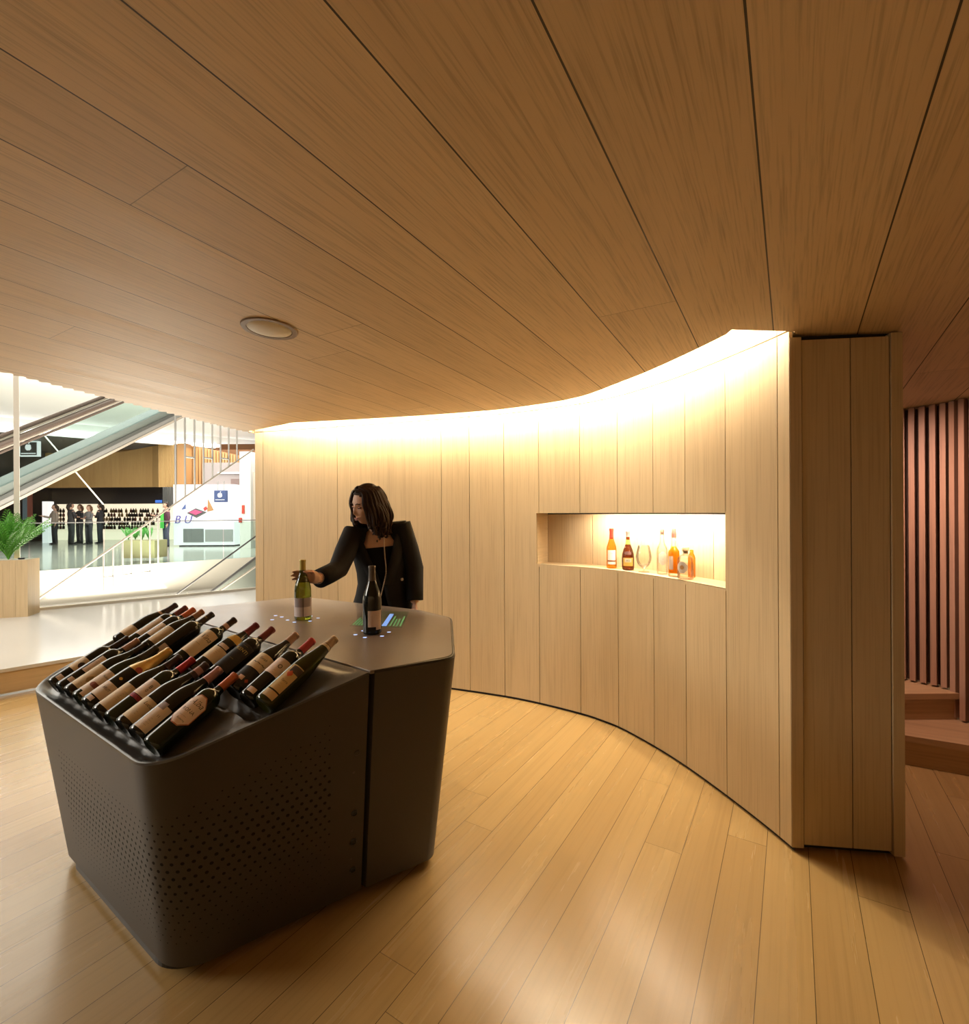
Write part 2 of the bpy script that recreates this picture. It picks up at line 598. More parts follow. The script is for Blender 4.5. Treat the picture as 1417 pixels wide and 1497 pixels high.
# niche lining: back, floor, ceiling, two cheeks
mb = MB()
for i in range(6, 11):
    a = N_S0 if i == 6 else JO[i]
    wall_patch(mb, a + G * .6, (N_S1 if i == 10 else JO[i + 1]) - G * .6, NZ0, NZ1 - .01, 10.0 * (i + 60) + .2, off=-N_DEP)
def shelf(z0, z1, o0, o1, uo):
    n = 40
    vs, fs, uv = [], [], []
    for i in range(n + 1):
        s = N_S0 + (N_S1 - N_S0) * i / n
        p, q = wall_off(s, o0), wall_off(s, o1)
        vs += [(p.x, p.y, z0), (q.x, q.y, z0), (q.x, q.y, z1), (p.x, p.y, z1)]
    for i in range(n):
        for k in range(4):
            fs.append((4 * i + k, 4 * i + 4 + k, 4 * i + 4 + (k + 1) % 4, 4 * i + (k + 1) % 4))
            a, b = i * .03, (i + 1) * .03
            uv.append([(uo + k * .1, a), (uo + k * .1, b), (uo + k * .1 + .1, b), (uo + k * .1 + .1, a)])
    fs += [(0, 1, 2, 3), (4 * n + 3, 4 * n + 2, 4 * n + 1, 4 * n)]
    uv += [[(uo, 0)] * 4] * 2
    mb.add(vs, fs, uv)
shelf(NZ0 - .018, NZ0, -.0005, -N_DEP - .018, 705.)
shelf(NZ1, NZ1 + .018, -.018, -N_DEP - .018, 715.)
for s, sg in ((N_S0, -1), (N_S1, 1)):
    p0, p1 = wall_off(s, -.001), wall_off(s, -N_DEP)
    q0, q1 = wall_off(s + sg * .016, -.001), wall_off(s + sg * .016, -N_DEP)
    vs = [(p.x, p.y, z) for z in (NZ0 - .01, NZ1 + .01) for p in (p0, p1, q1, q0)]
    fs = [(0, 1, 2, 3), (7, 6, 5, 4), (0, 4, 5, 1), (1, 5, 6, 2), (2, 6, 7, 3), (3, 7, 4, 0)]
    mb.add(vs, fs, [[(725 + sg, 0), (725 + sg + .2, 0), (725 + sg + .2, .4), (725 + sg, .4)]] * 6)
struct(mb.build('trim_1', M['wall']))
o = bpy.data.objects['trim_1']

# wall end (pillar) facing the viewer: edge boards, two inset boards, dark gaps
EA, EB = Vector((1.3115, 2.124)), Vector((1.747, 2.068))
ed = (EB - EA).normalized()
en = Vector((ed.y, -ed.x))
if en.y > 0: en = -en
PT = 2.20
def face_board(mb, a, b, z0, z1, depth_front, depth_back, uo):
    p, q = EA + ed * a, EA + ed * b
    c = [p + en * depth_front, q + en * depth_front, q + en * depth_back, p + en * depth_back]
    vs = [(v.x, v.y, z) for z in (z0, z1) for v in c]
    fs = [(0, 1, 5, 4), (1, 2, 6, 5), (2, 3, 7, 6), (3, 0, 4, 7), (4, 5, 6, 7), (3, 2, 1, 0)]
    w = b - a
    uv = [[(uo, z0), (uo + w, z0), (uo + w, z1), (uo, z1)], [(uo + .4, z0), (uo + .4 + .05, z0), (uo + .45, z1), (uo + .4, z1)], [(uo, z0), (uo + w, z0), (uo + w, z1), (uo, z1)],
          [(uo + .5, z0), (uo + .55, z0), (uo + .55, z1), (uo + .5, z1)], [(uo, 0)] * 4, [(uo, 0)] * 4]
    mb.add(vs, fs, uv)
EW = (EB - EA).length
mb = MB()
face_board(mb, 0.0, .046, .016, PT, 0.0, -.06, 801.)
face_board(mb, .0505, .240, .028, PT - .012, -.006, -.03, 811.)
face_board(mb, .2445, EW - .0475, .028, PT - .012, -.006, -.03, 821.)
face_board(mb, EW - .043, EW, .012, PT, 0.002, -.50, 831.)
# side board facing the lit curve, closing corner to wall
struct(mb.build('trim_2', M['wall']))
mb = MB()
face_board(mb, .01, EW - .01, 0, PT + .012, -.035, -.08, 0)
struct(mb.build('pillar_core', M['gap']))

# dark recessed base line along the wall
mb = MB()
back_patch(0, WLEN, 0, .02, -.012)
struct(mb.build('baseboard_right', M['gap']))

# ---- ceiling edge next to the cove
COVE = 0.30
def cove_edge():
    pts = []
    n = 70
    for i in range(n + 1):
        s = .0 + (WLEN - .02) * i / n
        g = COVE * min(1.0, .25 + s / .9) if s < .7 else COVE
        if s > WLEN - .9: g = COVE - (COVE - .235) * (s - WLEN + .9) / .9
        pts.append(wall_off(s, g))
    return pts
CE = [p for p in cove_edge() if p.y > 2.125]
LEDGE = catmull([(-3.75, -2.5), (-3.66, -.6), (-3.45, 1.2), (-3.25, 2.1), (-2.93, 3.0), (-2.60, 3.85), (-2.36, 4.45), (-2.20, 4.79)], 60)
acc, LW = 0.0, []
for i, p in enumerate(LEDGE):
    if i: acc += (p - LEDGE[i - 1]).length
    a, b = LEDGE[max(i - 1, 0)], LEDGE[min(i + 1, len(LEDGE) - 1)]
    d = (b - a).normalized()
    LW.append(p + Vector((-d.y, d.x)) * (.022 * math.cos(2 * math.pi * acc / .066)))
poly = [(p.x, p.y) for p in LW]
poly += [(CE[0].x - .01, CE[0].y + .02)]
poly += [(p.x, p.y) for p in CE]
poly += [(CE[-1].x, 2.112), (1.325, 2.112), (1.36, 2.20), (1.72, 2.20), (1.85, 4.6), (4.2, 4.6), (4.2, -2.5)]
# remove the tiny spur
poly = [p for k, p in enumerate(poly)]
bm = bmesh.new()
def bm_poly(bm, pts, zf):
    vs = [bm.verts.new((x, y, zf(x, y))) for x, y in pts]
    return bm.faces.new(vs)
from mathutils.geometry import tessellate_polygon
bv = [bm.verts.new((x, y, ceil_z(x, y))) for x, y in poly]
for tri in tessellate_polygon([[Vector((x, y, 0)) for x, y in poly]]):
    bm.faces.new([bv[k] for k in tri])
low = list(bm.faces)
r = bmesh.ops.extrude_face_region(bm, geom=low)
for v in [e for e in r['geom'] if isinstance(e, bmesh.types.BMVert)]:
    v.co.z += .07
bmesh.ops.recalc_face_normals(bm, faces=bm.faces)
me = bpy.data.meshes.new('ceiling')
bm.to_mesh(me); bm.free()
me.materials.append(M['ceil'])
struct(link('ceiling', me))

# lid over the cove, pale painted cavity
mb = MB()
n = 60
vs, fs = [], []
for i in range(n + 1):
    s = WLEN * i / n
    p, q = wall_off(s, -.30), wall_off(s, .75)
    vs += [(p.x, p.y, WTOP), (q.x, q.y, WTOP), (p.x, p.y, WTOP + .04), (q.x, q.y, WTOP + .04)]
for i in range(n):
    b = 4 * i
    fs += [(b, b + 1, b + 5, b + 4), (b + 2, b + 6, b + 7, b + 3), (b + 1, b + 3, b + 7, b + 5)]
mb.add(vs, fs)
# back of the cavity and its two ends
vs, fs = [], []
for i in range(n + 1):
    p = wall_off(WLEN * i / n, .62)
    vs += [(p.x, p.y, ceil_z(p.x, p.y) + .05), (p.x, p.y, WTOP)]
for i in range(n):
    fs.append((2 * i, 2 * i + 1, 2 * i + 3, 2 * i + 2))
mb.add(vs, fs)
a, b = wall_off(0, -.02), wall_off(0, .62)
mb.add([(a.x, a.y, 2.29), (b.x, b.y, 2.29), (b.x, b.y, WTOP), (a.x, a.y, WTOP)], [(0, 1, 2, 3)])
mb.add([(.66, 2.108, 2.285), (1.32, 2.108, 2.25), (1.32, 2.108, WTOP), (.66, 2.108, WTOP)], [(0, 1, 2, 3)])
struct(mb.build('ceiling_cove', M['cavity']))

# the cove lamps: a warm strip lying on the ceiling edge, washing the wall
k = 15
for i in range(k):
    s = .10 + (WLEN - .22) * (i + .5) / k
    p = wall_off(s, .23 if s > .6 else .14)
    t = wall_off(s, 0.0)
    a, b = wall_off(s - .1, 0), wall_off(s + .1, 0)
    tang = (b - a).normalized()
    zc = ceil_z(p.x, p.y) + .12
    area('cove_and_fill_light', (p.x, p.y, zc), (t.x, t.y, zc + .08), (WLEN - .22) / k, .04, COVE_POWER * 1.0, WARM, up=(tang.y, -tang.x, 0))
    q = wall_off(s, .085)
    area('cove_and_fill_light', (q.x, q.y, 2.46), (q.x + (p.x - q.x) * .8, q.y + (p.y - q.y) * .8, 1.8), (WLEN - .22) / k, .03, DOWN_POWER * (1.0 if s < WLEN - 1.2 else .80 if s < WLEN - .8 else .55), WARM, up=(tang.y, -tang.x, 0))  # second row, added close to the wall to throw light down onto the floor

# niche lamp: short strip behind the lip of the niche
k = 5
sa, sb = s_of((860 - CXP) / FPX), s_of((1022 - CXP) / FPX)
for i in range(k):
    s = sa + (sb - sa) * (i + .5) / k
    p, t = wall_off(s, -.045), wall_off(s, -.14)
    area('niche_light', (p.x, p.y, NZ1 - .012), (t.x, t.y, NZ1 - .16), (sb - sa) / k, .02, NICHE_POWER / k, (1.0, .85, .64))

# ---- floors
mb = MB()
mb.prism([(-6.4, -2.6), (4.3, -2.6), (4.3, 6.6), (-1.27, 6.6), (-3.89, 3.98), (-6.4, 1.47)], -.08, 0.0)
struct(mb.build('floor', M['floor']))
MZ = 0.22
RL = [Vector((-6.4, 1.47)), Vector((-1.27, 6.6))]
mb = MB()
# riser of the step up to the mall floor
rd = (RL[1] - RL[0]).normalized(); rn = Vector((-rd.y, rd.x))
q = [RL[0] - rn * .0, RL[1], RL[1] + rn * .05, RL[0] + rn * .05]
L = (RL[1] - RL[0]).length
vs = [(p.x, p.y, z) for z in (.018, MZ - .028) for p in q]
mb.add(vs, [(0, 1, 5, 4), (4, 5, 6, 7), (3, 0, 4, 7), (1, 2, 6, 5)], [[(3, 0), (3, L), (3.2, L), (3.2, 0)], [(3, 0), (3, L), (3.2, L), (3.2, 0)], [(0, 0)] * 4, [(0, 0)] * 4])
struct(mb.build('trim_3', M['oak_pale']))
mb = MB()
GL0, GL1 = Vector((-8.8, 3.89)), Vector((-1.2, 10.14))      # line of the glass partition
n1 = [RL[0] + rn * .0, RL[1]]
mb.prism([(RL[0].x + .008, RL[0].y - .008), (RL[1].x + .008, RL[1].y - .008), (1.5, 8.5), (1.5, 12.4), (GL1.x, GL1.y), (GL0.x, GL0.y), (-9.5, 3.3), (-9.5, 1.47)], MZ - .028, MZ)
struct(mb.build('floor_mall', M['white_gloss']))

# ---- walls behind the viewer and right, out of frame
mb = MB()
mb.box((.2, -2.56, 1.25), (9.4, .1, 2.7), uvo=51.)
struct(mb.build('wall_back', M['wall']))
mb = MB()
mb.box((4.25, 1.0, 1.25), (.1, 7.2, 2.7), uvo=61.)
struct(mb.build('wall_east', M['wall']))
# fins of the outer facade above the ceiling edge, the ends that scallop the edge
mb = MB()
acc = 0.0; nxt = 0.0
LD = LEDGE
for i in range(1, len(LD)):
    acc += (LD[i] - LD[i - 1]).length
    if acc >= nxt:
        nxt += .066
        d = (LD[i] - LD[i - 1]).normalized()
        p = LD[i] + Vector((-d.y, d.x)) * -.02
        z = ceil_z(p.x, p.y)
        mb.box((p.x, p.y, z + .55), (.036, .05, 1.0), rot=math.atan2(d.y, d.x), uvo=10. * (i % 40))
struct(mb.build('wall_left', M['oak_pale']))
o = bpy.data.objects['wall_left']; 

# ---- stairs and slatted wall beyond the pillar
S1a, S1b = Vector((2.413, 2.838)), Vector((2.652, 2.714))
sd = (S1b - S1a).normalized(); sn = Vector((-sd.y, sd.x))
if sn.y < 0: sn = -sn
def step_block(mb_r, mb_t, a, b, depth, z0, z1, uo, nose=.035, over=.02):
    d = (b - a).normalized(); nn_ = Vector((-d.y, d.x))
    if nn_.y < 0: nn_ = -nn_
    c = [a, b, b + nn_ * depth, a + nn_ * depth]
    L = (b - a).length
    vs = [(p.x, p.y, z) for z in (z0, z1 - nose) for p in c]
    mb_r.add(vs, [(0, 1, 5, 4), (1, 2, 6, 5), (3, 0, 4, 7)], [[(uo, 0), (uo, L), (uo + .17, L), (uo + .17, 0)]] + [[(uo, 0)] * 4] * 2)
    c2 = [a - nn_ * over, b - nn_ * over, b + nn_ * depth, a + nn_ * depth]
    vs = [(p.x, p.y, z) for z in (z1 - nose, z1) for p in c2]
    mb_t.add(vs, [(0, 1, 5, 4), (4, 5, 6, 7), (1, 2, 6, 5), (3, 0, 4, 7), (3, 2, 1, 0)],
             [[(uo + 10, 0), (uo + 10, L), (uo + 10 + nose, L), (uo + 10 + nose, 0)], [(uo + 10, 0), (uo + 10, L), (uo + 10 + depth, L), (uo + 10 + depth, 0)]] + [[(uo, 0)] * 4] * 3)
st = empty('staircase', (2.6, 3.0, 0), 'warm timber steps with nosings rising beside the slatted wall', 'stairs')
inv = st.matrix_world.inverted() if False else Matrix.Translation((-2.6, -3.0, 0))
def local(mb, off):
    mb.v = [(x - off[0], y - off[1], z - off[2]) for x, y, z in mb.v]
    return mb
m1r, m1t, m2r, m2t = MB(), MB(), MB(), MB()
step_block(m1r, m1t, S1a - sd * .9, S1b + sd * .6, .95, 0, .174, 901.)
step_block(m2r, m2t, Vector((1.85, 3.037)), Vector((2.885, 3.037)), .75, .174, .34, 921.)
for q_, nm in ((m1r, 'riser'), (m1t, 'tread'), (m2r, 'riser'), (m2t, 'tread')):
    local(q_, (2.6, 3.0, 0)).build(nm, M['step'], st)

sw = empty('slat_screen', (2.9, 3.05, 0), 'screen of vertical reddish timber slats standing on the steps', 'slat wall')
path = catmull([(2.44, 3.62), (2.60, 3.44), (2.766, 3.248), (2.868, 3.10), (2.90, 2.98), (2.965, 2.84), (3.07, 2.68), (3.2, 2.5)], 30)
acc, nxt, cnt = 0.0, 0.0, 0
bk = MB()
for i in range(1, len(path)):
    acc += (path[i] - path[i - 1]).length
    if acc >= nxt and i < len(path) - 1:
        nxt += .052
        d = (path[i + 1] - path[i - 1]).normalized()
        p = path[i]
        z0 = .34 if p.y > 3.06 else .174
        zt = ceil_z(p.x, p.y) - .003
        ms = MB(); ms.box((p.x - 2.9, p.y - 3.05, (z0 + .012 + zt) / 2), (.030, .034, zt - z0 - .012), rot=math.atan2(d.y, d.x), uvo=10. * (cnt + 2))
        ms.build('slat', M['slat'], sw)
        cnt += 1
vs, fs = [], []
for i, p in enumerate(path):
    a, b = path[max(i - 1, 0)], path[min(i + 1, len(path) - 1)]
    d = (b - a).normalized(); q = p + Vector((-d.y, d.x)) * .05
    vs += [(q.x - 2.9, q.y - 3.05, .345 if q.y > 3.04 else .18), (q.x - 2.9, q.y - 3.05, ceil_z(q.x, q.y) - .002)]
for i in range(len(path) - 1): fs.append((2 * i, 2 * i + 2, 2 * i + 3, 2 * i + 1))
bk.add(vs, fs); bk.build('backing', plain('slat_backing', (.10, .055, .04), .7), sw)

# ---- speaker in the ceiling
cx, cy = -.966, 2.24
cz = ceil_z(cx, cy)
gx = (ceil_z(cx + .01, cy) - cz) / .01; gy = (ceil_z(cx, cy + .01) - cz) / .01
nrm = Vector((-gx, -gy, 1)).normalized()
mt = Matrix.Translation((cx, cy, cz)) @ Vector((0, 0, 1)).rotation_difference(nrm).to_matrix().to_4x4()
sp = empty('ceiling_speaker', mat=mt, label='round flush speaker with pale grille set in the wooden ceiling', cat='speaker')
mb = MB(); mb.lathe([(.096, .0), (.096, -.006), (.118, -.006), (.121, -.002), (.121, .004)], 48, cap=False)
mb.build('rim', plain('speaker_rim', (.20, .13, .075), .5), sp, smooth=True, sharp=40)
mb = MB(); mb.lathe([(.0965, -.001), (.094, -.004), (.07, -.012), (.04, -.017), (.001, -.018)], 48)
mb.build('grille', plain('speaker_grille', (.62, .58, .50), .6), sp, smooth=True)

# ================================================================== TASTING COUNTER
A_ = Vector((-.389, 1.661))
VV = Vector((-.803, .597)).normalized()
WW = Vector((.597, .803)).normalized()
TOPZ, BOTZ, SLOPE = .925, .04, .31


def vw(x, y):
    d = Vector((x, y)) - A_
    return d.dot(VV), d.dot(WW)


def rim_z(x, y):
    return min(TOPZ, TOPZ + SLOPE * vw(x, y)[1])


def rounded(poly, radii, n=9):
    """rounded polygon, the same number of points per corner"""
    out = []
    N = len(poly)
    for i in range(N):
        p, a, b = Vector(poly[i]), Vector(poly[i - 1]), Vector(poly[(i + 1) % N])
        r = radii[i]
        if r == 0:
            out.append(p); continue
        u, w = (a - p).normalized(), (b - p).normalized()
        ang = math.acos(max(-1, min(1, u.dot(w))))
        t = r / math.tan(ang / 2)
        c = p + (u + w).normalized() * (r / math.sin(ang / 2))
        s, e = p + u * t, p + w * t
        a0 = math.atan2(s.y - c.y, s.x - c.x); a1 = math.atan2(e.y - c.y, e.x - c.x)
        dlt = (a1 - a0 + math.pi) % (2 * math.pi) - math.pi
        for k in range(n + 1):
            th = a0 + dlt * k / n
            out.append(c + Vector((math.cos(th), math.sin(th))) * r)
    return out


def densify(pairs, step=.03):
    """pairs: list of (top,bottom) points of a closed ring; subdivide long spans"""
    out = []
    N = len(pairs)
    for i in range(N):
        t0, b0 = pairs[i]; t1, b1 = pairs[(i + 1) % N]
        k = max(1, int((t1 - t0).length / step))
        for q in range(k):
            out.append((t0.lerp(t1, q / k), b0.lerp(b1, q / k)))
    return out


# corners: top outline (at .925) and bottom outline (at .04)
tP, tB, tC, tD, tE, tF, tL = (-.926, 1.327), (-.110, 1.826), (-.165, 2.50), (-.36, 2.712), (-1.17, 3.165), (-1.725, 2.745), (-1.93, 2.053)
bP, bB, bC, bD, bE, bF, bL = (-.958, 1.517), (-.215, 2.040), (-.27, 2.46), (-.42, 2.62), (-1.17, 3.03), (-1.62, 2.69), (-1.79, 2.10)
SLIT_T, SLIT_B = A_.copy(), Vector((-.473, 1.868))
udir = (Vector(tB) - Vector(tP)).normalized()
udirb = (Vector(bB) - Vector(bP)).normalized()
# far end of the division line, on the left side near F
FD_T = Vector((-1.742, 2.688)); FD_B = Vector((-1.632, 2.648))
GAPW = .020
front_t = [tuple(SLIT_T), tP[:2], tL, tuple(FD_T)]
front_b = [tuple(SLIT_B), bP, bL, tuple(FD_B)]
front_r = [0, .16, .19, 0]
ft = rounded(front_t[::-1], front_r[::-1]); fb = rounded(front_b[::-1], [0, .10, .15, 0])
# order now: FD, L, P, SLIT  (counter-clockwise seen from above)
back_t = [tuple(SLIT_T + udir * GAPW), tB, tC, tD, tE, tF, tuple(FD_T + VV * 0 + WW * GAPW)]
back_b = [tuple(SLIT_B + udirb * GAPW), bB, bC, bD, bE, bF, tuple(FD_B + WW * GAPW)]
bt = rounded(back_t, [0, .07, .14, .16, .16, .10, 0]); bb = rounded(back_b, [0, .06, .10, .10, .12, .08, 0])

counter = empty('tasting_counter', (-.95, 2.2, 0), 'dark grey rounded tasting counter with perforated sides and sloped bottle tray', 'counter')
CO = (-.95, 2.2, 0.0)


def lp(x, y, z):
    return (x - CO[0], y - CO[1], z - CO[2])


# perforated dark coating: holes on a staggered grid in metres (u along the skin, v height)
def perforated():
    m, nt, b = new_mat('perforated_grey_coating')
    tc = nd(nt, 'ShaderNodeTexCoord'); sp_ = nd(nt, 'ShaderNodeSeparateXYZ')
    nt.links.new(tc.outputs['UV'], sp_.inputs[0])
    u, v = sp_.outputs[0], sp_.outputs[1]
    a, hgt = .030, .0262
    def cell(du, dv):
        fx = mth(nt, 'SUBTRACT', mth(nt, 'FRACT', mth(nt, 'ADD', mth(nt, 'DIVIDE', u, a), du)), .5)
        fy = mth(nt, 'SUBTRACT', mth(nt, 'FRACT', mth(nt, 'ADD', mth(nt, 'DIVIDE', v, hgt * 2), dv)), .5)
        fx = mth(nt, 'MULTIPLY', fx, a); fy = mth(nt, 'MULTIPLY', fy, hgt * 2)
        return mth(nt, 'SQRT', mth(nt, 'ADD', mth(nt, 'MULTIPLY', fx, fx), mth(nt, 'MULTIPLY', fy, fy)))
    d = mth(nt, 'MINIMUM', cell(0, 0), cell(.5, .5))
    # hole radius: largest in a band at mid height that rises towards the slit
    vc = mth(nt, 'ADD', .385, mth(nt, 'MULTIPLY', mth(nt, 'MAXIMUM', u, 0.0), .22))
    q = mth(nt, 'DIVIDE', mth(nt, 'SUBTRACT', v, vc), .17)
    g = mth(nt, 'EXPONENT', mth(nt, 'MULTIPLY', mth(nt, 'MULTIPLY', q, q), -1.0))
    r = mth(nt, 'ADD', .0017, mth(nt, 'MULTIPLY', g, .0040))
    # where there are holes at all: left of the slit margin, below a line parallel to the rim, above the foot
    lim = mth(nt, 'ADD', .575, mth(nt, 'MULTIPLY', mth(nt, 'MAXIMUM', u, 0.0), .40))
    ok = mth(nt, 'MULTIPLY', mth(nt, 'LESS_THAN', v, lim), mth(nt, 'MULTIPLY', mth(nt, 'LESS_THAN', u, .475), mth(nt, 'GREATER_THAN', v, .12)))
    ok = mth(nt, 'MULTIPLY', ok, mth(nt, 'GREATER_THAN', u, -.88))
    hole = mth(nt, 'MULTIPLY', mth(nt, 'LESS_THAN', d, r), ok)
    mx = nd(nt, 'ShaderNodeMix', data_type='RGBA')
    nt.links.new(hole, mx.inputs[0])
    mx.inputs[6].default_value = (*COAT, 1); mx.inputs[7].default_value = (.003, .003, .003, 1)
    nt.links.new(mx.outputs[2], b.inputs['Base Color'])
    ro = nd(nt, 'ShaderNodeMapRange')
    nt.links.new(hole, ro.inputs['Value']); ro.inputs['To Min'].default_value = .42; ro.inputs['To Max'].default_value = .95
    nt.links.new(ro.outputs[0], b.inputs['Roughness'])
    b.inputs['Specular IOR Level'].default_value = .38
    return m


COAT = (.042, .037, .032)
M['coat'] = plain('grey_coating', COAT, .40, spec=.45)
M['perf'] = perforated()


def loft_pt(t, b, z):
    return b.lerp(t, (z - BOTZ) / (TOPZ - BOTZ))


def body(name, top, bot, parent, capz=None, u0=None, mat='coat'):
    pr = densify(list(zip(top, bot)))
    N = len(pr)
    # running length for UV
    us = [0.0]
    for i in range(1, N + 1):
        us.append(us[-1] + ((pr[i % N][0] + pr[i % N][1]) / 2 - (pr[i - 1][0] + pr[i - 1][1]) / 2).length)
    mids = [(p[0] + p[1]) / 2 for p in pr]
    if u0 is not None:
        k0 = min(range(N), key=lambda i: (mids[i] - Vector(u0)).length)
        us = [x - us[k0] for x in us]
    rz = []
    for t, b in pr:
        # height where the rising line meets the rim surface
        z = TOPZ
        if capz is None:
            for _ in range(12):
                p = loft_pt(t, b, z); z = rim_z(p.x, p.y)
        rz.append(z)
    K = 14
    mb = MB()
    vs, fs, uv = [], [], []
    ED = .006
    for i in range(N):
        t, b = pr[i]
        for k in range(K + 1):
            z = BOTZ + (rz[i] - ED - BOTZ) * k / K
            p = loft_pt(t, b, z)
            vs.append(lp(p.x, p.y, z))
    for i in range(N):
        j = (i + 1) % N
        for k in range(K):
            a = i * (K + 1) + k; c = j * (K + 1) + k
            fs.append((a, c, c + 1, a + 1))
            za, zb = vs[a][2], vs[a + 1][2]; zc, zd = vs[c][2], vs[c + 1][2]
            uv.append([(us[i], za), (us[i + 1], zc), (us[i + 1], zd), (us[i], zb)])
    fs.append(tuple(i * (K + 1) for i in range(N - 1, -1, -1))); uv.append([(9, 9)] * N)
    mb.add(vs, fs, uv)
    outer = [(loft_pt(t, b, z), z) for (t, b), z in zip(pr, rz)]
    return mb, outer


# ---------------- sloped bottle unit
mbF, outF = body('display_body', ft, fb, counter, u0=((tP[0] + bP[0]) / 2, (tP[1] + bP[1]) / 2))
# top surface: rings towards a centre, with two saw-tooth tiers that cradle the bottles
PO = np.array([(p.x, p.y) for p, z in outF])


def edge_dist(x, y):
    a = PO; b = np.roll(PO, -1, 0)
    d = b - a; q = np.array([x, y]) - a
    t = np.clip((q * d).sum(1) / np.maximum((d * d).sum(1), 1e-12), 0, 1)
    return float(np.sqrt(((q - d * t[:, None]) ** 2).sum(1).min()))


def sstep(a, b, x):
    t = min(max((x - a) / (b - a), 0), 1)
    return t * t * (3 - 2 * t)


T1, T2, TK = -.555, -.290, .21


def tier_off(W):
    """height of the cradle relative to the sloped rim plane"""
    o1 = -.037 + TK * (W - T1 - .02); o2 = -.037 + TK * (W - T2 - .02)
    k = sstep(T2 - .035, T2 + .005, W)
    o = o1 * (1 - k) + o2 * k
    return o * (1 - sstep(-.075, -.02, W))


mbF.build('display_body', M['perf'], counter, smooth=True, sharp=40)
M['tray'] = plain('tray_coating_lit', (.062, .057, .050), .30, spec=.6, noise=.03)  # body coating made lighter, standing in for mall light reflected on top
mb = MB()
nR = 64
cen = A_ + VV * .75 + WW * -.28
base_n = len(mb.v)
vs, fs = [], []
N = len(outF)
for k in range(nR + 1):
    s = 1 - (k / nR) ** 1.15 * .985
    for p, z in outF:
        if k == 0:
            q = Vector((p.x, p.y)); 
            vs.append(lp(q.x, q.y, z - .006))
            continue
        q = cen + (Vector((p.x, p.y)) - cen) * s
        if k == 1:
            q = cen + (Vector((p.x, p.y)) - cen) * .996
            zz = rim_z(q.x, q.y)
        else:
            e = edge_dist(q.x, q.y)
            zz = rim_z(q.x, q.y) + tier_off(vw(q.x, q.y)[1]) * sstep(.004, .056, e)
        vs.append(lp(q.x, q.y, zz))
for k in range(nR):
    for i in range(N):
        j = (i + 1) % N
        fs.append((k * N + i, k * N + j, (k + 1) * N + j, (k + 1) * N + i))
fs.append(tuple(nR * N + i for i in range(N)))
mb.add(vs, fs)
mb.build('bottle_tray', M['tray'], counter, smooth=True, sharp=60)

# ---------------- table unit
mbT, outT = body('table_body', bt, bb, counter, capz=1)
vs = [lp(p.x, p.y, z - .006) for p, z in outT]
c2 = Vector((sum(p.x for p, z in outT) / len(outT), sum(p.y for p, z in outT) / len(outT)))
N = len(outT)
for sc_, zz in ((.996, .927), (.986, .927), (.985, .915)):
    vs += [lp(*(c2 + (p - c2) * sc_), zz) for p, z in outT]
fs = []
for k in range(3):
    for i in range(N):
        j = (i + 1) % N
        fs.append((k * N + i, k * N + j, (k + 1) * N + j, (k + 1) * N + i))
fs.append(tuple(3 * N + i for i in range(N)))
mbT.add(vs, fs)
mbT.build('table_body', M['coat'], counter, smooth=True, sharp=40)
# the satin touch surface; it reaches over the gap to the tray
def satin_top():
    return plain('satin_table_top', (.205, .165, .135), .30, spec=.5, noise=.04)
tt = rounded([tuple(SLIT_T + udir * .004), tB, tC, tD, tE, tF, tuple(FD_T + WW * .004)], [0, .07, .14, .16, .16, .10, 0])
c3 = c2
ttop = []
for i, p in enumerate(tt):
    if i in (0, len(tt) - 1):
        ttop.append(p + (c3 - p).normalized() * .004)
    else:
        ttop.append(c3 + (p - c3) * .983)
mb = MB()
mb.prism([(p.x - CO[0], p.y - CO[1]) for p in ttop], .917, .9285)
mb.build('tabletop', satin_top(), counter, bevel=.0012)

# dark plinths under both units and black filling of the slit
mb = MB()
pl = [loft_pt(t, b, BOTZ) for t, b in zip(bt, bb)]
cc = sum((p for p in pl), Vector((0, 0))) / len(pl)
mb.prism([(cc.x + (p.x - cc.x) * .88 - CO[0], cc.y + (p.y - cc.y) * .88 - CO[1]) for p in pl], 0, .042)
pl = [loft_pt(t, b, BOTZ) for t, b in zip(ft, fb)]
cc = sum((p for p in pl), Vector((0, 0))) / len(pl)
mb.prism([(cc.x + (p.x - cc.x) * .88 - CO[0], cc.y + (p.y - cc.y) * .88 - CO[1]) for p in pl], 0, .042)
mb.build('plinth', M['black'], counter)
# knobs and screws beside the slit, on the leaning side
fdir3 = Vector((udir.x, udir.y, 0))
def side_pt(du, z):
    t = SLIT_T - udir * du; b = SLIT_B - udirb * du
    p = loft_pt(t, b, z)
    return Vector((p.x, p.y, z))
for z, r, nm in ((.632, .011, 'lock'), (.392, .0125, 'socket'), (.272, .0125, 'socket'), (.15, .0125, 'socket')):
    c = side_pt(.033 if nm == 'lock' else .036, z)
    up = (side_pt(.035, z + .05) - side_pt(.035, z)).normalized()
    nrm = up.cross(fdir3).normalized()
    if nrm.y > 0: nrm = -nrm
    Rm = Vector((0, 0, 1)).rotation_difference(nrm).to_matrix().to_4x4()
    mb = MB()
    if nm == 'lock': mb.lathe([(r, -.004), (r, .0015), (r * .85, .003), (.0005, .003)], 20)
    else: mb.lathe([(r, -.004), (r, .002), (r * .75, .005), (r * .7, .003), (.0005, .0025)], 20)
    o = mb.build(nm, M['coat'] if nm == 'lock' else M['black'], counter, smooth=True, sharp=35)
    o.matrix_local = Matrix.Translation(c - Vector(CO)) @ Rm
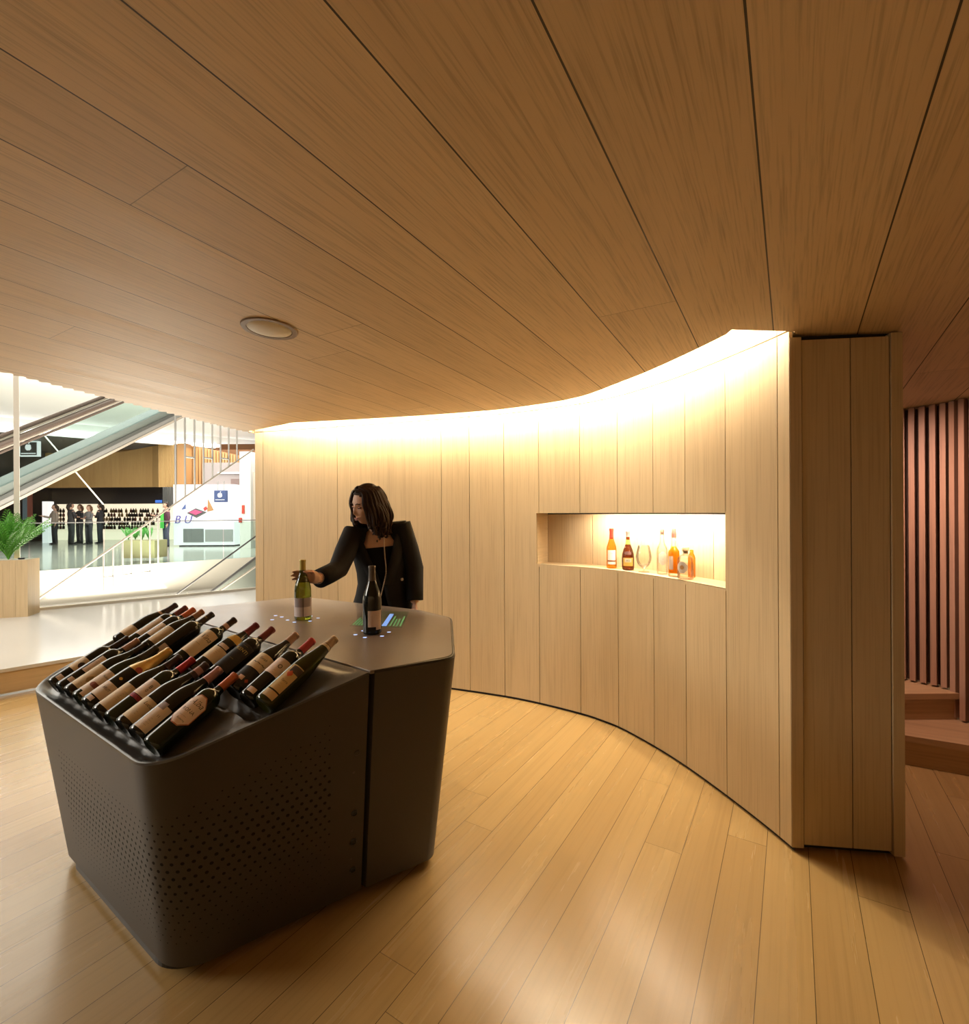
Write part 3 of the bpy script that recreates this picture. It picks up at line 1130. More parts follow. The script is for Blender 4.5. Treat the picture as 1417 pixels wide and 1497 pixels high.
for z in (.557, .32, .20):
    c = side_pt(.043, z)
    mb = MB(); mb.lathe([(.004, -.002), (.004, .001), (.0005, .0015)], 12)
    o = mb.build('screw', M['dark_steel'], counter, smooth=True, sharp=35)
    o.matrix_local = Matrix.Translation(c - Vector(CO)) @ Rm

# glowing marks of the touch table under the two tasted bottles, and the projected text panel
M['glow_blue'] = plain('blue_led', (.2, .3, .9), .4, emit=(.45, .60, 1.0), estr=1.3)
M['glow_violet'] = plain('violet_led', (.3, .1, .5), .4, emit=(.55, .35, 1.0), estr=.5)
M['glow_green'] = plain('green_screen_text', (.1, .4, .2), .4, emit=(.25, .62, .22), estr=.20)
M['glow_panel'] = plain('green_screen_panel', (.13, .12, .085), .3, emit=(.10, .22, .07), estr=.06)
M['glow_bar'] = plain('blue_screen_bar', (.1, .2, .5), .4, emit=(.25, .45, 1.0), estr=.7)
TZ = .9285
PW = onz(443, 905, TZ)          # pale bottle
PD = onz(544.5, 926, TZ)        # dark bottle
def disc(name, mat, cx_, cy_, r, rx=1.0):
    mb = MB(); mb.lathe([(r, 0), (r, .0006), (.0004, .0008)], 16)
    mb.v = [(x * rx, y, z) for x, y, z in mb.v]
    o = mb.build(name, mat, counter); o.location = (cx_ - CO[0], cy_ - CO[1], TZ)
    return o
for cpt, ph in ((PD, .3), (PW, .3)):
    for k in range(6):
        a_ = ph + k * math.pi / 3
        disc('light_dot', M['glow_blue'], cpt.x + .072 * math.cos(a_), cpt.y + .072 * math.sin(a_), .0062, 1.4)
for px, py in ((403, 900), (412, 902), (398, 906)):
    q = onz(px, py, TZ); disc('light_dot', M['glow_blue'], q.x, q.y, .006, 1.6)
# panel: corners from the table plane
qa, qb, qc, qd = onz(511, 915, TZ), onz(588, 918, TZ), onz(598, 894, TZ), onz(536, 893, TZ)
pn = empty('projected_panel', (0, 0, 0)); pn.parent = counter
pn.location = (-CO[0], -CO[1], TZ + .0002)
def quad(name, mat, u0, u1, v0, v1, h):
    def P(u, v):
        a = qa.lerp(qb, u); b = qd.lerp(qc, u); p = a.lerp(b, v); return (p.x, p.y, h)
    mb = MB(); 
    lo = [P(u0, v0), P(u1, v0), P(u1, v1), P(u0, v1)]
    hi = [(x, y, z + .0003) for x, y, z in lo]
    mb.add(lo + hi, [(0, 1, 5, 4), (1, 2, 6, 5), (2, 3, 7, 6), (3, 0, 4, 7), (4, 5, 6, 7)])
    return mb.build(name, mat, pn)
quad('screen', M['glow_panel'], 0, 1, 0, 1, 0)
for i in range(9):
    u = .03 + i * .055
    quad('text_line', M['glow_green'], u, u + .028, .06, .30 + .6 * random.random(), .0004)
quad('text_bar', M['glow_bar'], .60, .69, .06, .80, .0005)
for i in range(4):
    u = .74 + i * .065
    quad('text_line', M['glow_green'], u, u + .03, .08, .45 + .5 * random.random(), .0004)

# ================================================================== BOTTLES
def bordeaux(R=.0375, H=.30):
    return [(.0005, .006), (R * .55, .003), (R * .86, .0), (R * .97, .004), (R, .012), (R, H * .30), (R, H * .615), (R * .985, H * .645), (R * .93, H * .672), (R * .80, H * .70), (R * .62, H * .722), (R * .48, H * .74),
            (R * .41, H * .765), (.0142, H * .80), (.0138, H * .86), (.0136, H * .965), (.0150, H * .966), (.0150, H * .985), (.0140, H * .997), (.0122, H), (.0005, H)]
def burgundy(R=.0405, H=.297):
    return [(.0005, .006), (R * .55, .003), (R * .86, 0), (R * .97, .004), (R, .012), (R, H * .25), (R, H * .46), (R * .985, H * .505), (R * .93, H * .555), (R * .83, H * .61), (R * .70, H * .66), (R * .57, H * .71),
            (R * .46, H * .76), (R * .39, H * .81), (.0142, H * .86), (.0136, H * .96), (.0150, H * .962), (.0150, H * .985), (.0140, H * .997), (.0122, H), (.0005, H)]
def champagne(R=.0430, H=.305):
    return [(.0005, .006), (R * .55, .003), (R * .86, 0), (R * .97, .005), (R, .014), (R, H * .25), (R, H * .46), (R * .98, H * .51), (R * .91, H * .57), (R * .78, H * .635), (R * .62, H * .70), (R * .49, H * .765),
            (R * .42, H * .82), (.0165, H * .87), (.0172, H * .90), (.0172, H * .925), (.0158, H * .935), (.0168, H * .965), (.0160, H * .99), (.012, H), (.0005, H)]
def hock(R=.0375, H=.325):
    return [(.0005, .006), (R * .55, .003), (R * .86, 0), (R * .97, .004), (R, .012), (R, H * .25), (R, H * .43), (R * .985, H * .48), (R * .93, H * .54), (R * .84, H * .61), (R * .72, H * .69), (R * .60, H * .77),
            (R * .48, H * .85), (.0148, H * .90), (.0140, H * .965), (.0152, H * .966), (.0152, H * .985), (.014, H * .997), (.0122, H), (.0005, H)]
KIND = {'bordeaux': (bordeaux, .0375, .30), 'burgundy': (burgundy, .0405, .297), 'champagne': (champagne, .043, .305), 'hock': (hock, .0375, .325)}


def rad_at(prof, z):
    best = 0.0
    for (r0, z0), (r1, z1) in zip(prof, prof[1:]):
        if min(z0, z1) <= z <= max(z0, z1) and abs(z1 - z0) > 1e-6:
            best = max(best, r0 + (r1 - r0) * (z - z0) / (z1 - z0))
    return best if best > 0 else prof[3][0]


def patch(prof, z0, z1, aw, ac=0.0, off=.0007, cut=0.0, nz=10, na=14):
    """a paper label that follows the bottle; aw half angle, cut = clipped corners"""
    mb = MB()
    vs, fs = [], []
    R = rad_at(prof, (z0 + z1) / 2)
    zz = sorted(set([z0 + (z1 - z0) * i / nz for i in range(nz + 1)] + ([z0 + cut, z1 - cut] if cut else [])))
    for z in zz:
        c = max(0.0, cut - min(z - z0, z1 - z)) / R if cut else 0.0
        for k in range(na + 1):
            a = ac + (aw - c) * (2 * k / na - 1)
            r = rad_at(prof, z) + off
            vs.append((r * math.cos(a), r * math.sin(a), z))
    m = na + 1
    for i in range(len(zz) - 1):
        for k in range(na):
            fs.append((i * m + k, i * m + k + 1, (i + 1) * m + k + 1, (i + 1) * m + k))
    mb.add(vs, fs)
    return mb


def text_on(prof, body_, size, z, ac=0.0, off=.0011, shear=0.0):
    """lettering wrapped on the bottle"""
    cu = bpy.data.curves.new('lettering', 'FONT')
    cu.body = body_; cu.size = size; cu.align_x = 'CENTER'; cu.align_y = 'CENTER'; cu.shear = shear
    cu.resolution_u = 2
    o = bpy.data.objects.new('lettering', cu)
    COL.objects.link(o)
    dg = bpy.context.evaluated_depsgraph_get()
    me = o.evaluated_get(dg).to_mesh()
    vs = [v.co.copy() for v in me.vertices]; fs = [tuple(p.vertices) for p in me.polygons]
    o.evaluated_get(dg).to_mesh_clear()
    bpy.data.objects.remove(o); bpy.data.curves.remove(cu)
    out = []
    for v in vs:
        r = rad_at(prof, z + v.y) + off
        a = ac + v.x / r
        out.append((r * math.cos(a), r * math.sin(a), z + v.y))
    return MB().add(out, fs)


PAPER = {}
def colmat(prefix, c, rough=.6, metal=0.0, **kw):
    k = (prefix, c)
    if k not in PAPER:
        PAPER[k] = plain(prefix, c, rough, metal=metal, **kw)
    return PAPER[k]


M['glass_black'] = plain('dark_bottle_glass', (.006, .0065, .005), .06, spec=.6, noise=.02)
M['glass_green'] = plain('deep_green_bottle_glass', (.006, .012, .004), .06, spec=.6, noise=.02)
M['glass_olive'] = plain('olive_bottle_glass', (.040, .045, .004), .03, trans=.40, ior=1.48)
M['glass_pale'] = plain('pale_olive_bottle_glass', (.20, .20, .012), .03, trans=.80, ior=1.48)
M['ink'] = plain('label_ink', (.06, .045, .04), .6)
M['ink_gold'] = plain('gold_ink', (.62, .45, .14), .35, metal=.7)
M['ink_red'] = plain('red_ink', (.35, .03, .03), .5)


def capsule(prof, z0, H, off=.0008):
    pts = [(rad_at(prof, z0) + off, z0)]
    for r, z in prof:
        if z > z0 + .002 and r > .011: pts.append((r + off, z))
    pts.append((.0005, H + off))
    return MB().lathe(pts, 24, cap=True)


def make_bottle(name, kind, mat, caps, labels=(), texts=(), glass='glass_black', capz=None, label=None, group=None, cat='wine bottle'):
    """labels: (z0,z1,halfangle,centre,colour,cut[,name,off]); texts: (string,size,z,centre,material,shear)"""
    fn, R, H = KIND[kind]
    prof = fn()
    e = empty(name, mat=mat, label=label, cat=cat, group=group)
    MB().lathe(prof, 40).build('glass_body', M[glass], e, smooth=True, sharp=50)
    if caps:
        z0 = capz if capz else H * .80
        capsule(prof, z0, H).build('capsule', colmat('foil', caps, .35, .35), e, smooth=True, sharp=50)
    first = None
    for L in labels:
        nm = L[6] if len(L) > 6 else 'label'
        off = L[7] if len(L) > 7 else .0007
        o = patch(prof, L[0], L[1], L[2], L[3], off, L[5]).build(nm, colmat('label_paper', L[4], .62), e if (nm != 'label_print' or first is None) else first, smooth=True)
        if first is None: first = o
    for t in texts:
        text_on(prof, t[0], t[1], t[2], t[3], shear=t[5] if len(t) > 5 else 0).build('lettering', M[t[4]], first if first else e)
    return e, R


PALE, CREAM, PINK, BEIGE = (.84, .72, .62), (.80, .66, .47), (.82, .67, .59), (.76, .63, .46)
WHITE_P, BLK = (.72, .66, .62), (.02, .018, .018)
fm = 'ink'
def micro(z, a, n, dz=.008, mat='ink', size=.006):
    """rows of small illegible print"""
    words = ['------', '- ---- -', '----', '-- -- --', '---']
    return [(words[(i * 2 + n) % 5], size, z - dz * i, a, mat) for i in range(n)]

BROW1 = [  # V, e, W, kind, capsule colour, capz, labels, texts, glass, description
 (1.292, .07, -.535, 'bordeaux', (.035, .022, .020), .232, [(.075, .135, .95, .1, BEIGE, 0), (.093, .118, .28, .15, (.05, .03, .03), .008, 'label_print', .0010), (.085, .105, .2, .45, (.50, .08, .04), .006, 'label_print', .0012), (.02, .04, .35, 0, PINK, 0, 'sticker')], [], 'glass_black',
  'bottle with red and black picture label, leftmost of the front row'),
 (1.195, .06, -.53, 'bordeaux', (.40, .24, .19), .236, [(.085, .165, .36, 0, PINK, 0), (.030, .048, .42, .1, PINK, 0, 'sticker')], micro(.15, 0, 3), 'glass_black',
  'dark bottle with tall narrow pink label, second from left in the front row'),
 (1.090, .05, -.53, 'burgundy', (.03, .02, .018), .238, [(.025, .130, .80, 0, CREAM, 0), (.055, .085, .25, .2, (.42, .30, .16), .01, 'label_print', .0010)], micro(.045, 0, 2), 'glass_black',
  'sloping dark bottle with tall cream label, third from left in the front row'),
 (.985, .07, -.53, 'burgundy', (.055, .042, .036), .225, [(.025, .125, .85, 0, PALE, 0), (.050, .068, .5, .05, (.32, .11, .08), .006, 'label_print', .0010), (.012, .026, .3, .1, PINK, 0, 'sticker')], [('Roble', .011, .100, 0, fm, .2)], 'glass_green',
  'bottle with brown-grey capsule and reddish label print, left of the gold-foiled bottle'),
 (.875, .06, -.53, 'champagne', (.68, .44, .13), .165, [(.030, .090, .85, 0, PALE, 0), (.165, .185, .32, .3, (.42, .07, .05), .006, 'badge', .0016), (.112, .122, .16, 0, (.75, .48, .10), .004, 'seal'), (.010, .026, .28, -.2, PINK, 0, 'sticker')], [('BRUT', .013, .066, 0, fm)], 'glass_black',
  'sparkling wine bottle with a long gold foil neck and red badge'),
 (.762, .08, -.53, 'burgundy', (.05, .030, .032), .236, [(.020, .118, .85, 0, BEIGE, 0)], micro(.09, .1, 5), 'glass_black',
  'dark bottle with plain beige label, right of the gold-foiled bottle'),
 (.674, .08, -.522, 'bordeaux', (.42, .035, .045), .236, [(.096, .160, .95, 0, PINK, 0), (.080, .094, .85, 0, (.28, .03, .05), 0, 'label_band')], [('8', .020, .135, .1, fm), ('0', .016, .120, .1, fm)], 'glass_green',
  'bottle with bright red capsule and pink label above a dark red band'),
 (.566, .06, -.522, 'burgundy', (.06, .035, .035), .234, [(.020, .100, .85, 0, CREAM, 0), (.250, .272, 3.14, 0, (.42, .22, .20), 0, 'capsule_band', .0014)], [('Lucia', .016, .082, .1, fm, .3)] + micro(.05, 0, 2), 'glass_black',
  'dark sloping bottle with low cream label and a pink band round its dark capsule'),
 (.458, .10, -.52, 'burgundy', (.46, .25, .25), .236, [(.012, .100, .62, 0, PALE, 0), (.086, .108, .30, -.25, (.40, .34, .36), 0, 'label_print', .0011)], [('11', .011, .066, .2, fm)] + micro(.052, 0, 4), 'glass_black',
  'sloping bottle with dusty pink capsule and tall pale label, next to the octagonal label bottle'),
 (.348, .12, -.52, 'bordeaux', (.52, .16, .085), .238, [(.072, .180, .95, 0, (.42, .16, .10), .024), (.0755, .1765, .87, 0, PINK, .022, 'label_print', .0010)], [('Alba', .026, .152, .05, fm, .35), ('RONA', .016, .122, 0, fm), ('----- -----', .007, .104, 0, fm), ('Reserva', .009, .092, .1, fm, .2)], 'glass_green',
  'nearest bottle, with an octagonal pink label and orange-red capsule'),
]
BROW2 = [
 (1.468, .10, -.262, 'burgundy', (.035, .022, .028), .230, [(.03, .085, .9, 0, BEIGE, 0), (.205, .216, 3.1, 0, (.42, .32, .25), 0, 'neck_label')], [], 'glass_black',
  'bottle with purple-black capsule, leftmost in the back row'),
 (1.358, .10, -.262, 'bordeaux', (.14, .045, .045), .236, [(.06, .175, .6, 0, PALE, 0)], micro(.15, 0, 4), 'glass_green',
  'bottle with brownish red capsule, second from left in the back row'),
 (1.272, .10, -.262, 'bordeaux', (.52, .13, .05), .236, [(.075, .15, .6, 0, PALE, 0)], micro(.13, 0, 3), 'glass_black',
  'bottle with vivid orange capsule at the far end of the back row'),
 (1.176, .10, -.262, 'burgundy', (.34, .18, .10), .245, [(.045, .140, .7, 0, BEIGE, 0)], micro(.115, 0, 4), 'glass_black',
  'sloping bottle with copper capsule and beige label in the back row beside the orange one'),
 (1.080, .10, -.262, 'bordeaux', (.045, .030, .022), .232, [(.02, .065, .45, .35, (.50, .40, .36), 0)], [('XX', .010, .262, 0, 'ink_gold')], 'glass_black',
  'plain black bottle with bronze-black capsule, left of the gap in the back row'),
 (.872, .10, -.262, 'bordeaux', (.035, .022, .02), .232, [(.060, .185, .95, 0, BEIGE, 0), (.240, .258, 3.14, 0, (.52, .33, .25), 0, 'capsule_band', .0014)], [('Vina', .030, .150, .1, fm, .35), ('------', .012, .115, 0, fm)], 'glass_green',
  'bottle with very large beige label and tan-banded capsule, right of the back row gap'),
 (.682, .10, -.262, 'burgundy', (.16, .022, .028), .235, [(.060, .120, .85, 0, CREAM, 0), (.168, .200, .9, 0, (.60, .38, .09), 0, 'neck_label'), (.124, .140, .5, 0, PINK, 0, 'label_strip')], micro(.105, 0, 3), 'glass_black',
  'bottle with golden shoulder label and dark red capsule in the back row'),
 (.566, .10, -.262, 'bordeaux', (.17, .03, .028), .236, [(.05, .175, .95, 0, BLK, 0), (.035, .048, .25, .3, PINK, 0, 'sticker')], [('KENTI', .019, .145, .05, 'ink_gold'), ('---- ----', .008, .165, 0, 'ink_gold'), ('-- ---', .009, .10, 0, 'ink_gold')], 'glass_black',
  'bottle with black label lettered in gold, back row'),
 (.386, .13, -.262, 'burgundy', (.36, .22, .15), .248, [(.085, .150, .95, 0, CREAM, 0), (.015, .083, .95, 0, BLK, 0, 'lower_label'), (.030, .046, .25, -.15, PINK, 0, 'sticker'), (.030, .044, .16, .45, (.50, .09, .05), .006, 'seal')], [('~~~', .030, .110, 0, fm, .2), ('Syrah', .014, .130, 0, fm, .4)], 'glass_black',
  'broad bottle with cream drawing label over a black lower label'),
 (.284, .10, -.268, 'bordeaux', (.40, .05, .05), .236, [(.098, .165, .95, 0, PINK, 0), (.014, .032, .40, -.1, PINK, 0, 'sticker')], [('o', .034, .138, .1, fm)] + micro(.115, 0, 2), 'glass_black',
  'bottle with pink-red capsule and blank-looking pale label beside the green slender bottle'),
 (.198, .06, -.262, 'hock', (.46, .34, .22), .282, [(.045, .150, .62, 0, (.62, .46, .22), 0), (.120, .146, .50, .12, (.08, .06, .05), 0, 'label_print', .0011), (.100, .126, .26, -.1, (.62, .12, .05), .010, 'label_print', .0013), (.015, .040, .62, 0, (.62, .46, .26), 0, 'lower_label'), (.268, .280, 3.14, 0, (.62, .52, .38), 0, 'neck_band', .0010)], [('Terra', .012, .084, .05, fm, .2)] + micro(.072, 0, 2), 'glass_olive',
  'slender green riesling bottle with a colourful yellow label at the near end'),
]
TILT = math.radians(27.5)
for grp, rows in (('wine bottles lying in the front row of the tray', BROW1), ('wine bottles lying in the back row of the tray', BROW2)):
    for (V, e_, W, kind, capc, capz, labs, txts, gl, desc) in rows:
        R = KIND[kind][1]
        h = (WW + VV * e_).normalized()
        ax = Vector((h.x * math.cos(TILT), h.y * math.cos(TILT), math.sin(TILT)))
        base = A_ + VV * V + WW * W
        t0 = T1 if W < -.4 else T2
        z = TOPZ + SLOPE * W + (-.037 + TK * (W - t0 - .02)) + (R + .0005) / math.cos(TILT)
        P0 = Vector((base.x, base.y, z))
        up = Vector((0, 0, 1)); up = (up - ax * up.dot(ax)).normalized()
        tc_ = (Vector((0, 0, CAM_H)) - P0); tc_ = (tc_ - ax * tc_.dot(ax)).normalized()
        xx = (up * .40 + tc_ * .60).normalized()
        yy = ax.cross(xx)
        mt = Matrix((xx, yy, ax)).transposed().to_4x4()
        mt.translation = P0
        make_bottle('wine_bottle', kind, mt, capc, labs, txts, gl, capz, desc, grp)

# two bottles standing on the touch table
def standing(pos, face):
    m_ = Matrix.Rotation(math.atan2(face[1], face[0]), 4, 'Z'); m_.translation = pos
    return m_
fc = (Vector((0, 0, 0)) - PD).normalized()
make_bottle('wine_bottle', 'burgundy', standing((PD.x, PD.y, TZ + .001), (fc.x + .35, fc.y)), (.10, .075, .06), [(.035, .105, .80, 0, (.60, .48, .42), 0), (.022, .036, .36, .42, (.60, .48, .40), 0, 'lower_label')],
            [('- --- -', .006, .085, .2, fm), ('-----', .005, .03, .42, fm)], 'glass_black', .232, 'dark wine bottle standing on the touch table over glowing blue dots')
fc = (Vector((0, 0, 0)) - PW).normalized()
make_bottle('wine_bottle', 'burgundy', standing((PW.x, PW.y, TZ + .001), (fc.x, fc.y)), (.42, .33, .09), [(.018, .110, 1.5, 0, (.62, .54, .52), 0), (.065, .110, 1.05, -.05, (.30, .25, .25), 0, 'label_print', .0010), (.018, .110, .04, .02, (.05, .04, .04), 0, 'label_print', .0013)],
            [('- - -', .006, .03, .25, fm)], 'glass_pale', .245, 'white wine bottle in olive glass held by the woman at its neck')

# ================================================================== NICHE BOTTLES
M['clear'] = clear_glass('clear_bottle_glass', (.94, .93, .91), .6)
M['amber'] = clear_glass('amber_spirit', (.95, .62, .22), .5)
M['brandy'] = clear_glass('dark_brandy_glass', (.42, .20, .09), .7)
M['spirit'] = clear_glass('pale_spirit', (.97, .92, .86), .3)
def translucent(name, col):
    m, nt, b = new_mat(name)
    b.inputs['Base Color'].default_value = (*col, 1); b.inputs['Roughness'].default_value = .15
    t = nd(nt, 'ShaderNodeBsdfTranslucent'); t.inputs[0].default_value = (*col, 1)
    mx = nd(nt, 'ShaderNodeMixShader'); mx.inputs[0].default_value = .65
    nt.links.new(b.outputs[0], mx.inputs[1]); nt.links.new(t.outputs[0], mx.inputs[2])
    nt.links.new(mx.outputs[0], nt.nodes['Material Output'].inputs[0])
    return m
M['orange'] = translucent('orange_liqueur', (.95, .47, .02))
M['wood_stop'] = colmat('cork_stopper', (.50, .36, .20), .6)


def niche_spot(px, o):
    s = s_of((px - CXP) / FPX)
    # walk along until the point set back by o falls on the sight line
    for _ in range(25):
        p = wall_off(s, -o)
        err = (px - CXP) / FPX - p.x / p.y
        s += err * 2.2
    return wall_off(s, -o)


def shelf_item(name, px, o, label, cat='bottle', group='spirit bottles in the lit niche'):
    p = niche_spot(px, o)
    f = (Vector((0, 0)) - p).normalized()
    return empty(name, mat=standing((p.x, p.y, NZ0), f), label=label, cat=cat, group=group), p


def neck_lathe(e, prof, mat, name='glass_body', seg=32):
    return MB().lathe(prof, seg).build(name, mat, e, smooth=True, sharp=50)


# amber bottle, white label, red capsule
e, p = shelf_item('spirit_bottle', 894, .085, 'amber spirit bottle with white label and red capsule in the lit niche')
pr = [(.0005, .004), (.026, 0), (.033, .003), (.034, .01), (.034, .135), (.032, .152), (.024, .178), (.016, .205), (.0135, .218), (.0125, .26), (.0145, .262), (.0145, .276), (.0005, .278)]
neck_lathe(e, pr, M['amber'])
MB().lathe([(.0145, .205), (.0140, .22), (.0135, .258), (.0155, .262), (.0155, .279), (.0005, .280)], 24).build('capsule', colmat('foil', (.48, .05, .03), .4), e, smooth=True, sharp=50)
o = patch(pr, .058, .128, .85).build('label', colmat('label_paper', WHITE_P), e, smooth=True)
patch(pr, .030, .048, .85).build('lower_label', colmat('label_paper', WHITE_P), e, smooth=True)
patch(pr, .050, .056, .85).build('label_stripe', colmat('label_paper', (.12, .03, .03)), e, smooth=True)
text_on(pr, '-- ---', .010, .105).build('lettering', M['ink'], o)

# dark brandy, yellow label
e, p = shelf_item('spirit_bottle', 918, .085, 'dark bellied brandy bottle with yellow label in the lit niche')
pr = [(.0005, .004), (.030, 0), (.037, .004), (.040, .02), (.0405, .08), (.038, .11), (.030, .140), (.020, .165), (.0145, .185), (.0125, .21), (.0125, .25), (.0145, .252), (.0145, .262), (.0005, .264)]
neck_lathe(e, pr, M['brandy'])
MB().lathe([(.0133, .225), (.0133, .25), (.0153, .252), (.0153, .265), (.0005, .266)], 24).build('capsule', colmat('foil', (.40, .28, .26), .4), e, smooth=True, sharp=50)
MB().lathe([(.0175, .175), (.0142, .192), (.0130, .205)], 24, cap=False).build('neck_band', colmat('label_paper', (.45, .46, .05)), e, smooth=True)
o = patch(pr, .030, .085, .85).build('label', colmat('label_paper', (.62, .40, .08)), e, smooth=True)
patch(pr, .055, .080, .55, 0, .0011).build('label_print', colmat('label_paper', (.60, .56, .40)), o, smooth=True)
text_on(pr, 'XO', .016, .066, off=.0016).build('lettering', M['ink'], o)
patch(pr, .105, .128, .6, 0, .0012, .006).build('shoulder_seal', colmat('label_paper', (.12, .05, .04)), e, smooth=True)

# balloon snifter lying next to it
e, p = shelf_item('snifter_glass', 941, .085, 'large clear balloon snifter glass in the lit niche', 'glass', None)
neck_lathe(e, [(.0005, .004), (.035, .0), (.036, .002), (.006, .006), (.005, .022), (.014, .030), (.034, .045), (.047, .075), (.050, .10), (.046, .13), (.036, .17), (.034, .175), (.0345, .175), (.0485, .10), (.046, .077), (.033, .047), (.012, .033), (.0005, .031)], M['clear'], 'bowl')

# clear bottle with dark stopper and pale oval label
e, p = shelf_item('spirit_bottle', 968, .105, 'clear tall bottle with pale oval label and dark stopper in the lit niche')
pr = [(.0005, .004), (.026, 0), (.032, .003), (.033, .01), (.033, .15), (.030, .168), (.020, .185), (.0135, .20), (.012, .245), (.0135, .247), (.0135, .255), (.0005, .257)]
neck_lathe(e, pr, M['clear'])
MB().lathe([(.011, .25), (.011, .262), (.0135, .263), (.0135, .278), (.011, .282), (.0005, .282)], 20).build('stopper', colmat('dark_cap', (.10, .06, .04)), e, smooth=True, sharp=40)
o = patch(pr, .060, .145, .75, .1, .0009, .018).build('label', colmat('label_paper', (.58, .50, .42)), e, smooth=True)
text_on(pr, '--', .014, .10, .15, .0014).build('lettering', M['ink'], o)

# orange liqueur
e, p = shelf_item('spirit_bottle', 985, .085, 'orange liqueur bottle with long clear neck in the lit niche')
pr = [(.0005, .006), (.026, 0), (.032, .003), (.0335, .01), (.0335, .142), (.031, .158), (.020, .174), (.0135, .19), (.012, .24), (.0135, .242), (.0135, .25), (.0005, .252)]
neck_lathe(e, pr, M['clear'])
neck_lathe(e, [(.0005, .022), (.030, .022), (.0315, .026), (.0315, .142), (.029, .156), (.018, .172), (.0125, .183), (.0005, .184)], M['orange'], 'liqueur')
MB().lathe([(.0142, .236), (.0148, .255), (.0150, .262), (.012, .275), (.013, .285), (.009, .292), (.0005, .293)], 20).build('stopper', colmat('dark_cap', (.20, .07, .05)), e, smooth=True, sharp=40)
o = patch(pr, .045, .125, .42, -.55, .0009).build('label', colmat('label_paper', (.55, .42, .32)), e, smooth=True)
text_on(pr, '-- -', .009, .10, -.55, .0014).build('lettering', M['ink'], o)

# stout clear flask with wooden stopper
e, p = shelf_item('spirit_flask', 1002, .060, 'stout clear flask with wooden stopper and round label in the lit niche')
pr = [(.0005, .005), (.034, 0), (.043, .003), (.045, .012), (.045, .105), (.043, .122), (.034, .136), (.020, .142), (.0135, .148), (.0135, .160), (.0175, .161), (.0175, .166), (.0005, .167)]
neck_lathe(e, pr, M['clear'])
neck_lathe(e, [(.0005, .016), (.040, .016), (.0425, .02), (.0425, .095), (.0005, .095)], M['spirit'], 'spirit')
MB().lathe([(.0125, .150), (.0125, .166), (.021, .168), (.021, .186), (.0195, .188), (.0005, .188)], 24).build('stopper', M['wood_stop'], e, smooth=True, sharp=40)
o = patch(pr, .040, .105, .72, -.45, .0010, .020).build('label', colmat('label_paper', (.50, .44, .38)), e, smooth=True)
patch(pr, .060, .085, .27, -.45, .0015, .008).build('label_print', colmat('label_paper', (.42, .22, .08)), o, smooth=True)
# amber bottle half hidden behind the flask
e, p = shelf_item('spirit_bottle', 1011, .150, 'amber bottle half hidden behind the stout clear flask in the niche')
pr = [(.0005, .004), (.016, 0), (.020, .003), (.021, .01), (.021, .115), (.018, .13), (.011, .145), (.010, .165), (.0005, .166)]
neck_lathe(e, pr, M['amber'])

# ================================================================== PEOPLE
SKIN = plain('skin', (.60, .37, .27), .5, spec=.35)
SKIN.node_tree.nodes['Principled BSDF'].inputs['Subsurface Weight'].default_value = 0.08
SKIN.node_tree.nodes['Principled BSDF'].inputs['Subsurface Radius'].default_value = (.02, .008, .004)
HAIR = plain('dark_brown_hair', (.026, .012, .0065), .55, spec=.22)
CLOTH_BLACK = plain('black_wool', (.010, .009, .009), .8, spec=.25)
CLOTH_SOFT = plain('black_knit', (.006, .0055, .006), .9, spec=.15)


def V3(*a): return Vector(a)


def frame(fwd, up):
    f = Vector(fwd).normalized(); u = Vector(up)
    x = f.cross(u).normalized()          # person's right-hand side ... x to the right, y forward, z up
    u = x.cross(f).normalized()
    return Matrix((x, f, u)).transposed()


def head_shape(p, sx=.073, sy=.092, sz=.115):
    """p on the ellipsoid (sx,sy,sz); carves jaw, nose, sockets, lips"""
    x, y, z = p
    t = max(0.0, -z / sz)
    if y > -.02:
        x *= 1 - .36 * t ** 1.5
    y += .012 * t if y > 0 else .018 * t
    if y > 0:
        fx = abs(x)
        # flatter face
        y *= .93
        g = lambda a, s: math.exp(-(a / s) ** 2)
        y += .020 * g(x, .0095) * g(z + .024, .017) + .009 * g(x, .008) * g(z - .004, .020)     # nose and bridge
        y -= .010 * g(fx - .030, .016) * g(z - .010, .011)                              # eye sockets
        y += .004 * g(fx - .028, .020) * g(z - .031, .008)                              # brow
        y += .007 * g(x, .017) * g(z + .056, .006) + .006 * g(x, .014) * g(z + .067, .006)   # lips
        y -= .004 * g(x, .016) * g(z + .0615, .0028)
        y += .010 * g(x, .018) * g(z + .093, .014)                                       # chin
        y += .004 * g(fx - .040, .016) * g(z + .025, .02)                                # cheeks
    return Vector((x, y, z))


def finger(mb, root, dirs, lens, r0, seg=8):
    pts = [Vector(root)]
    for d, l in zip(dirs, lens):
        pts.append(pts[-1] + Vector(d).normalized() * l)
    rr = [r0, r0 * .94, r0 * .86, r0 * .70][:len(pts)]
    # round end
    e = pts[-1] + (pts[-1] - pts[-2]).normalized() * r0 * .45
    mb.tube(pts + [e], rr + [r0 * .3], seg)


def remesh(o, vox, it=2):
    r = o.modifiers.new('remesh', 'REMESH'); r.mode = 'VOXEL'; r.voxel_size = vox; r.use_smooth_shade = True
    s = o.modifiers.new('smooth', 'SMOOTH'); s.factor = .5; s.iterations = it


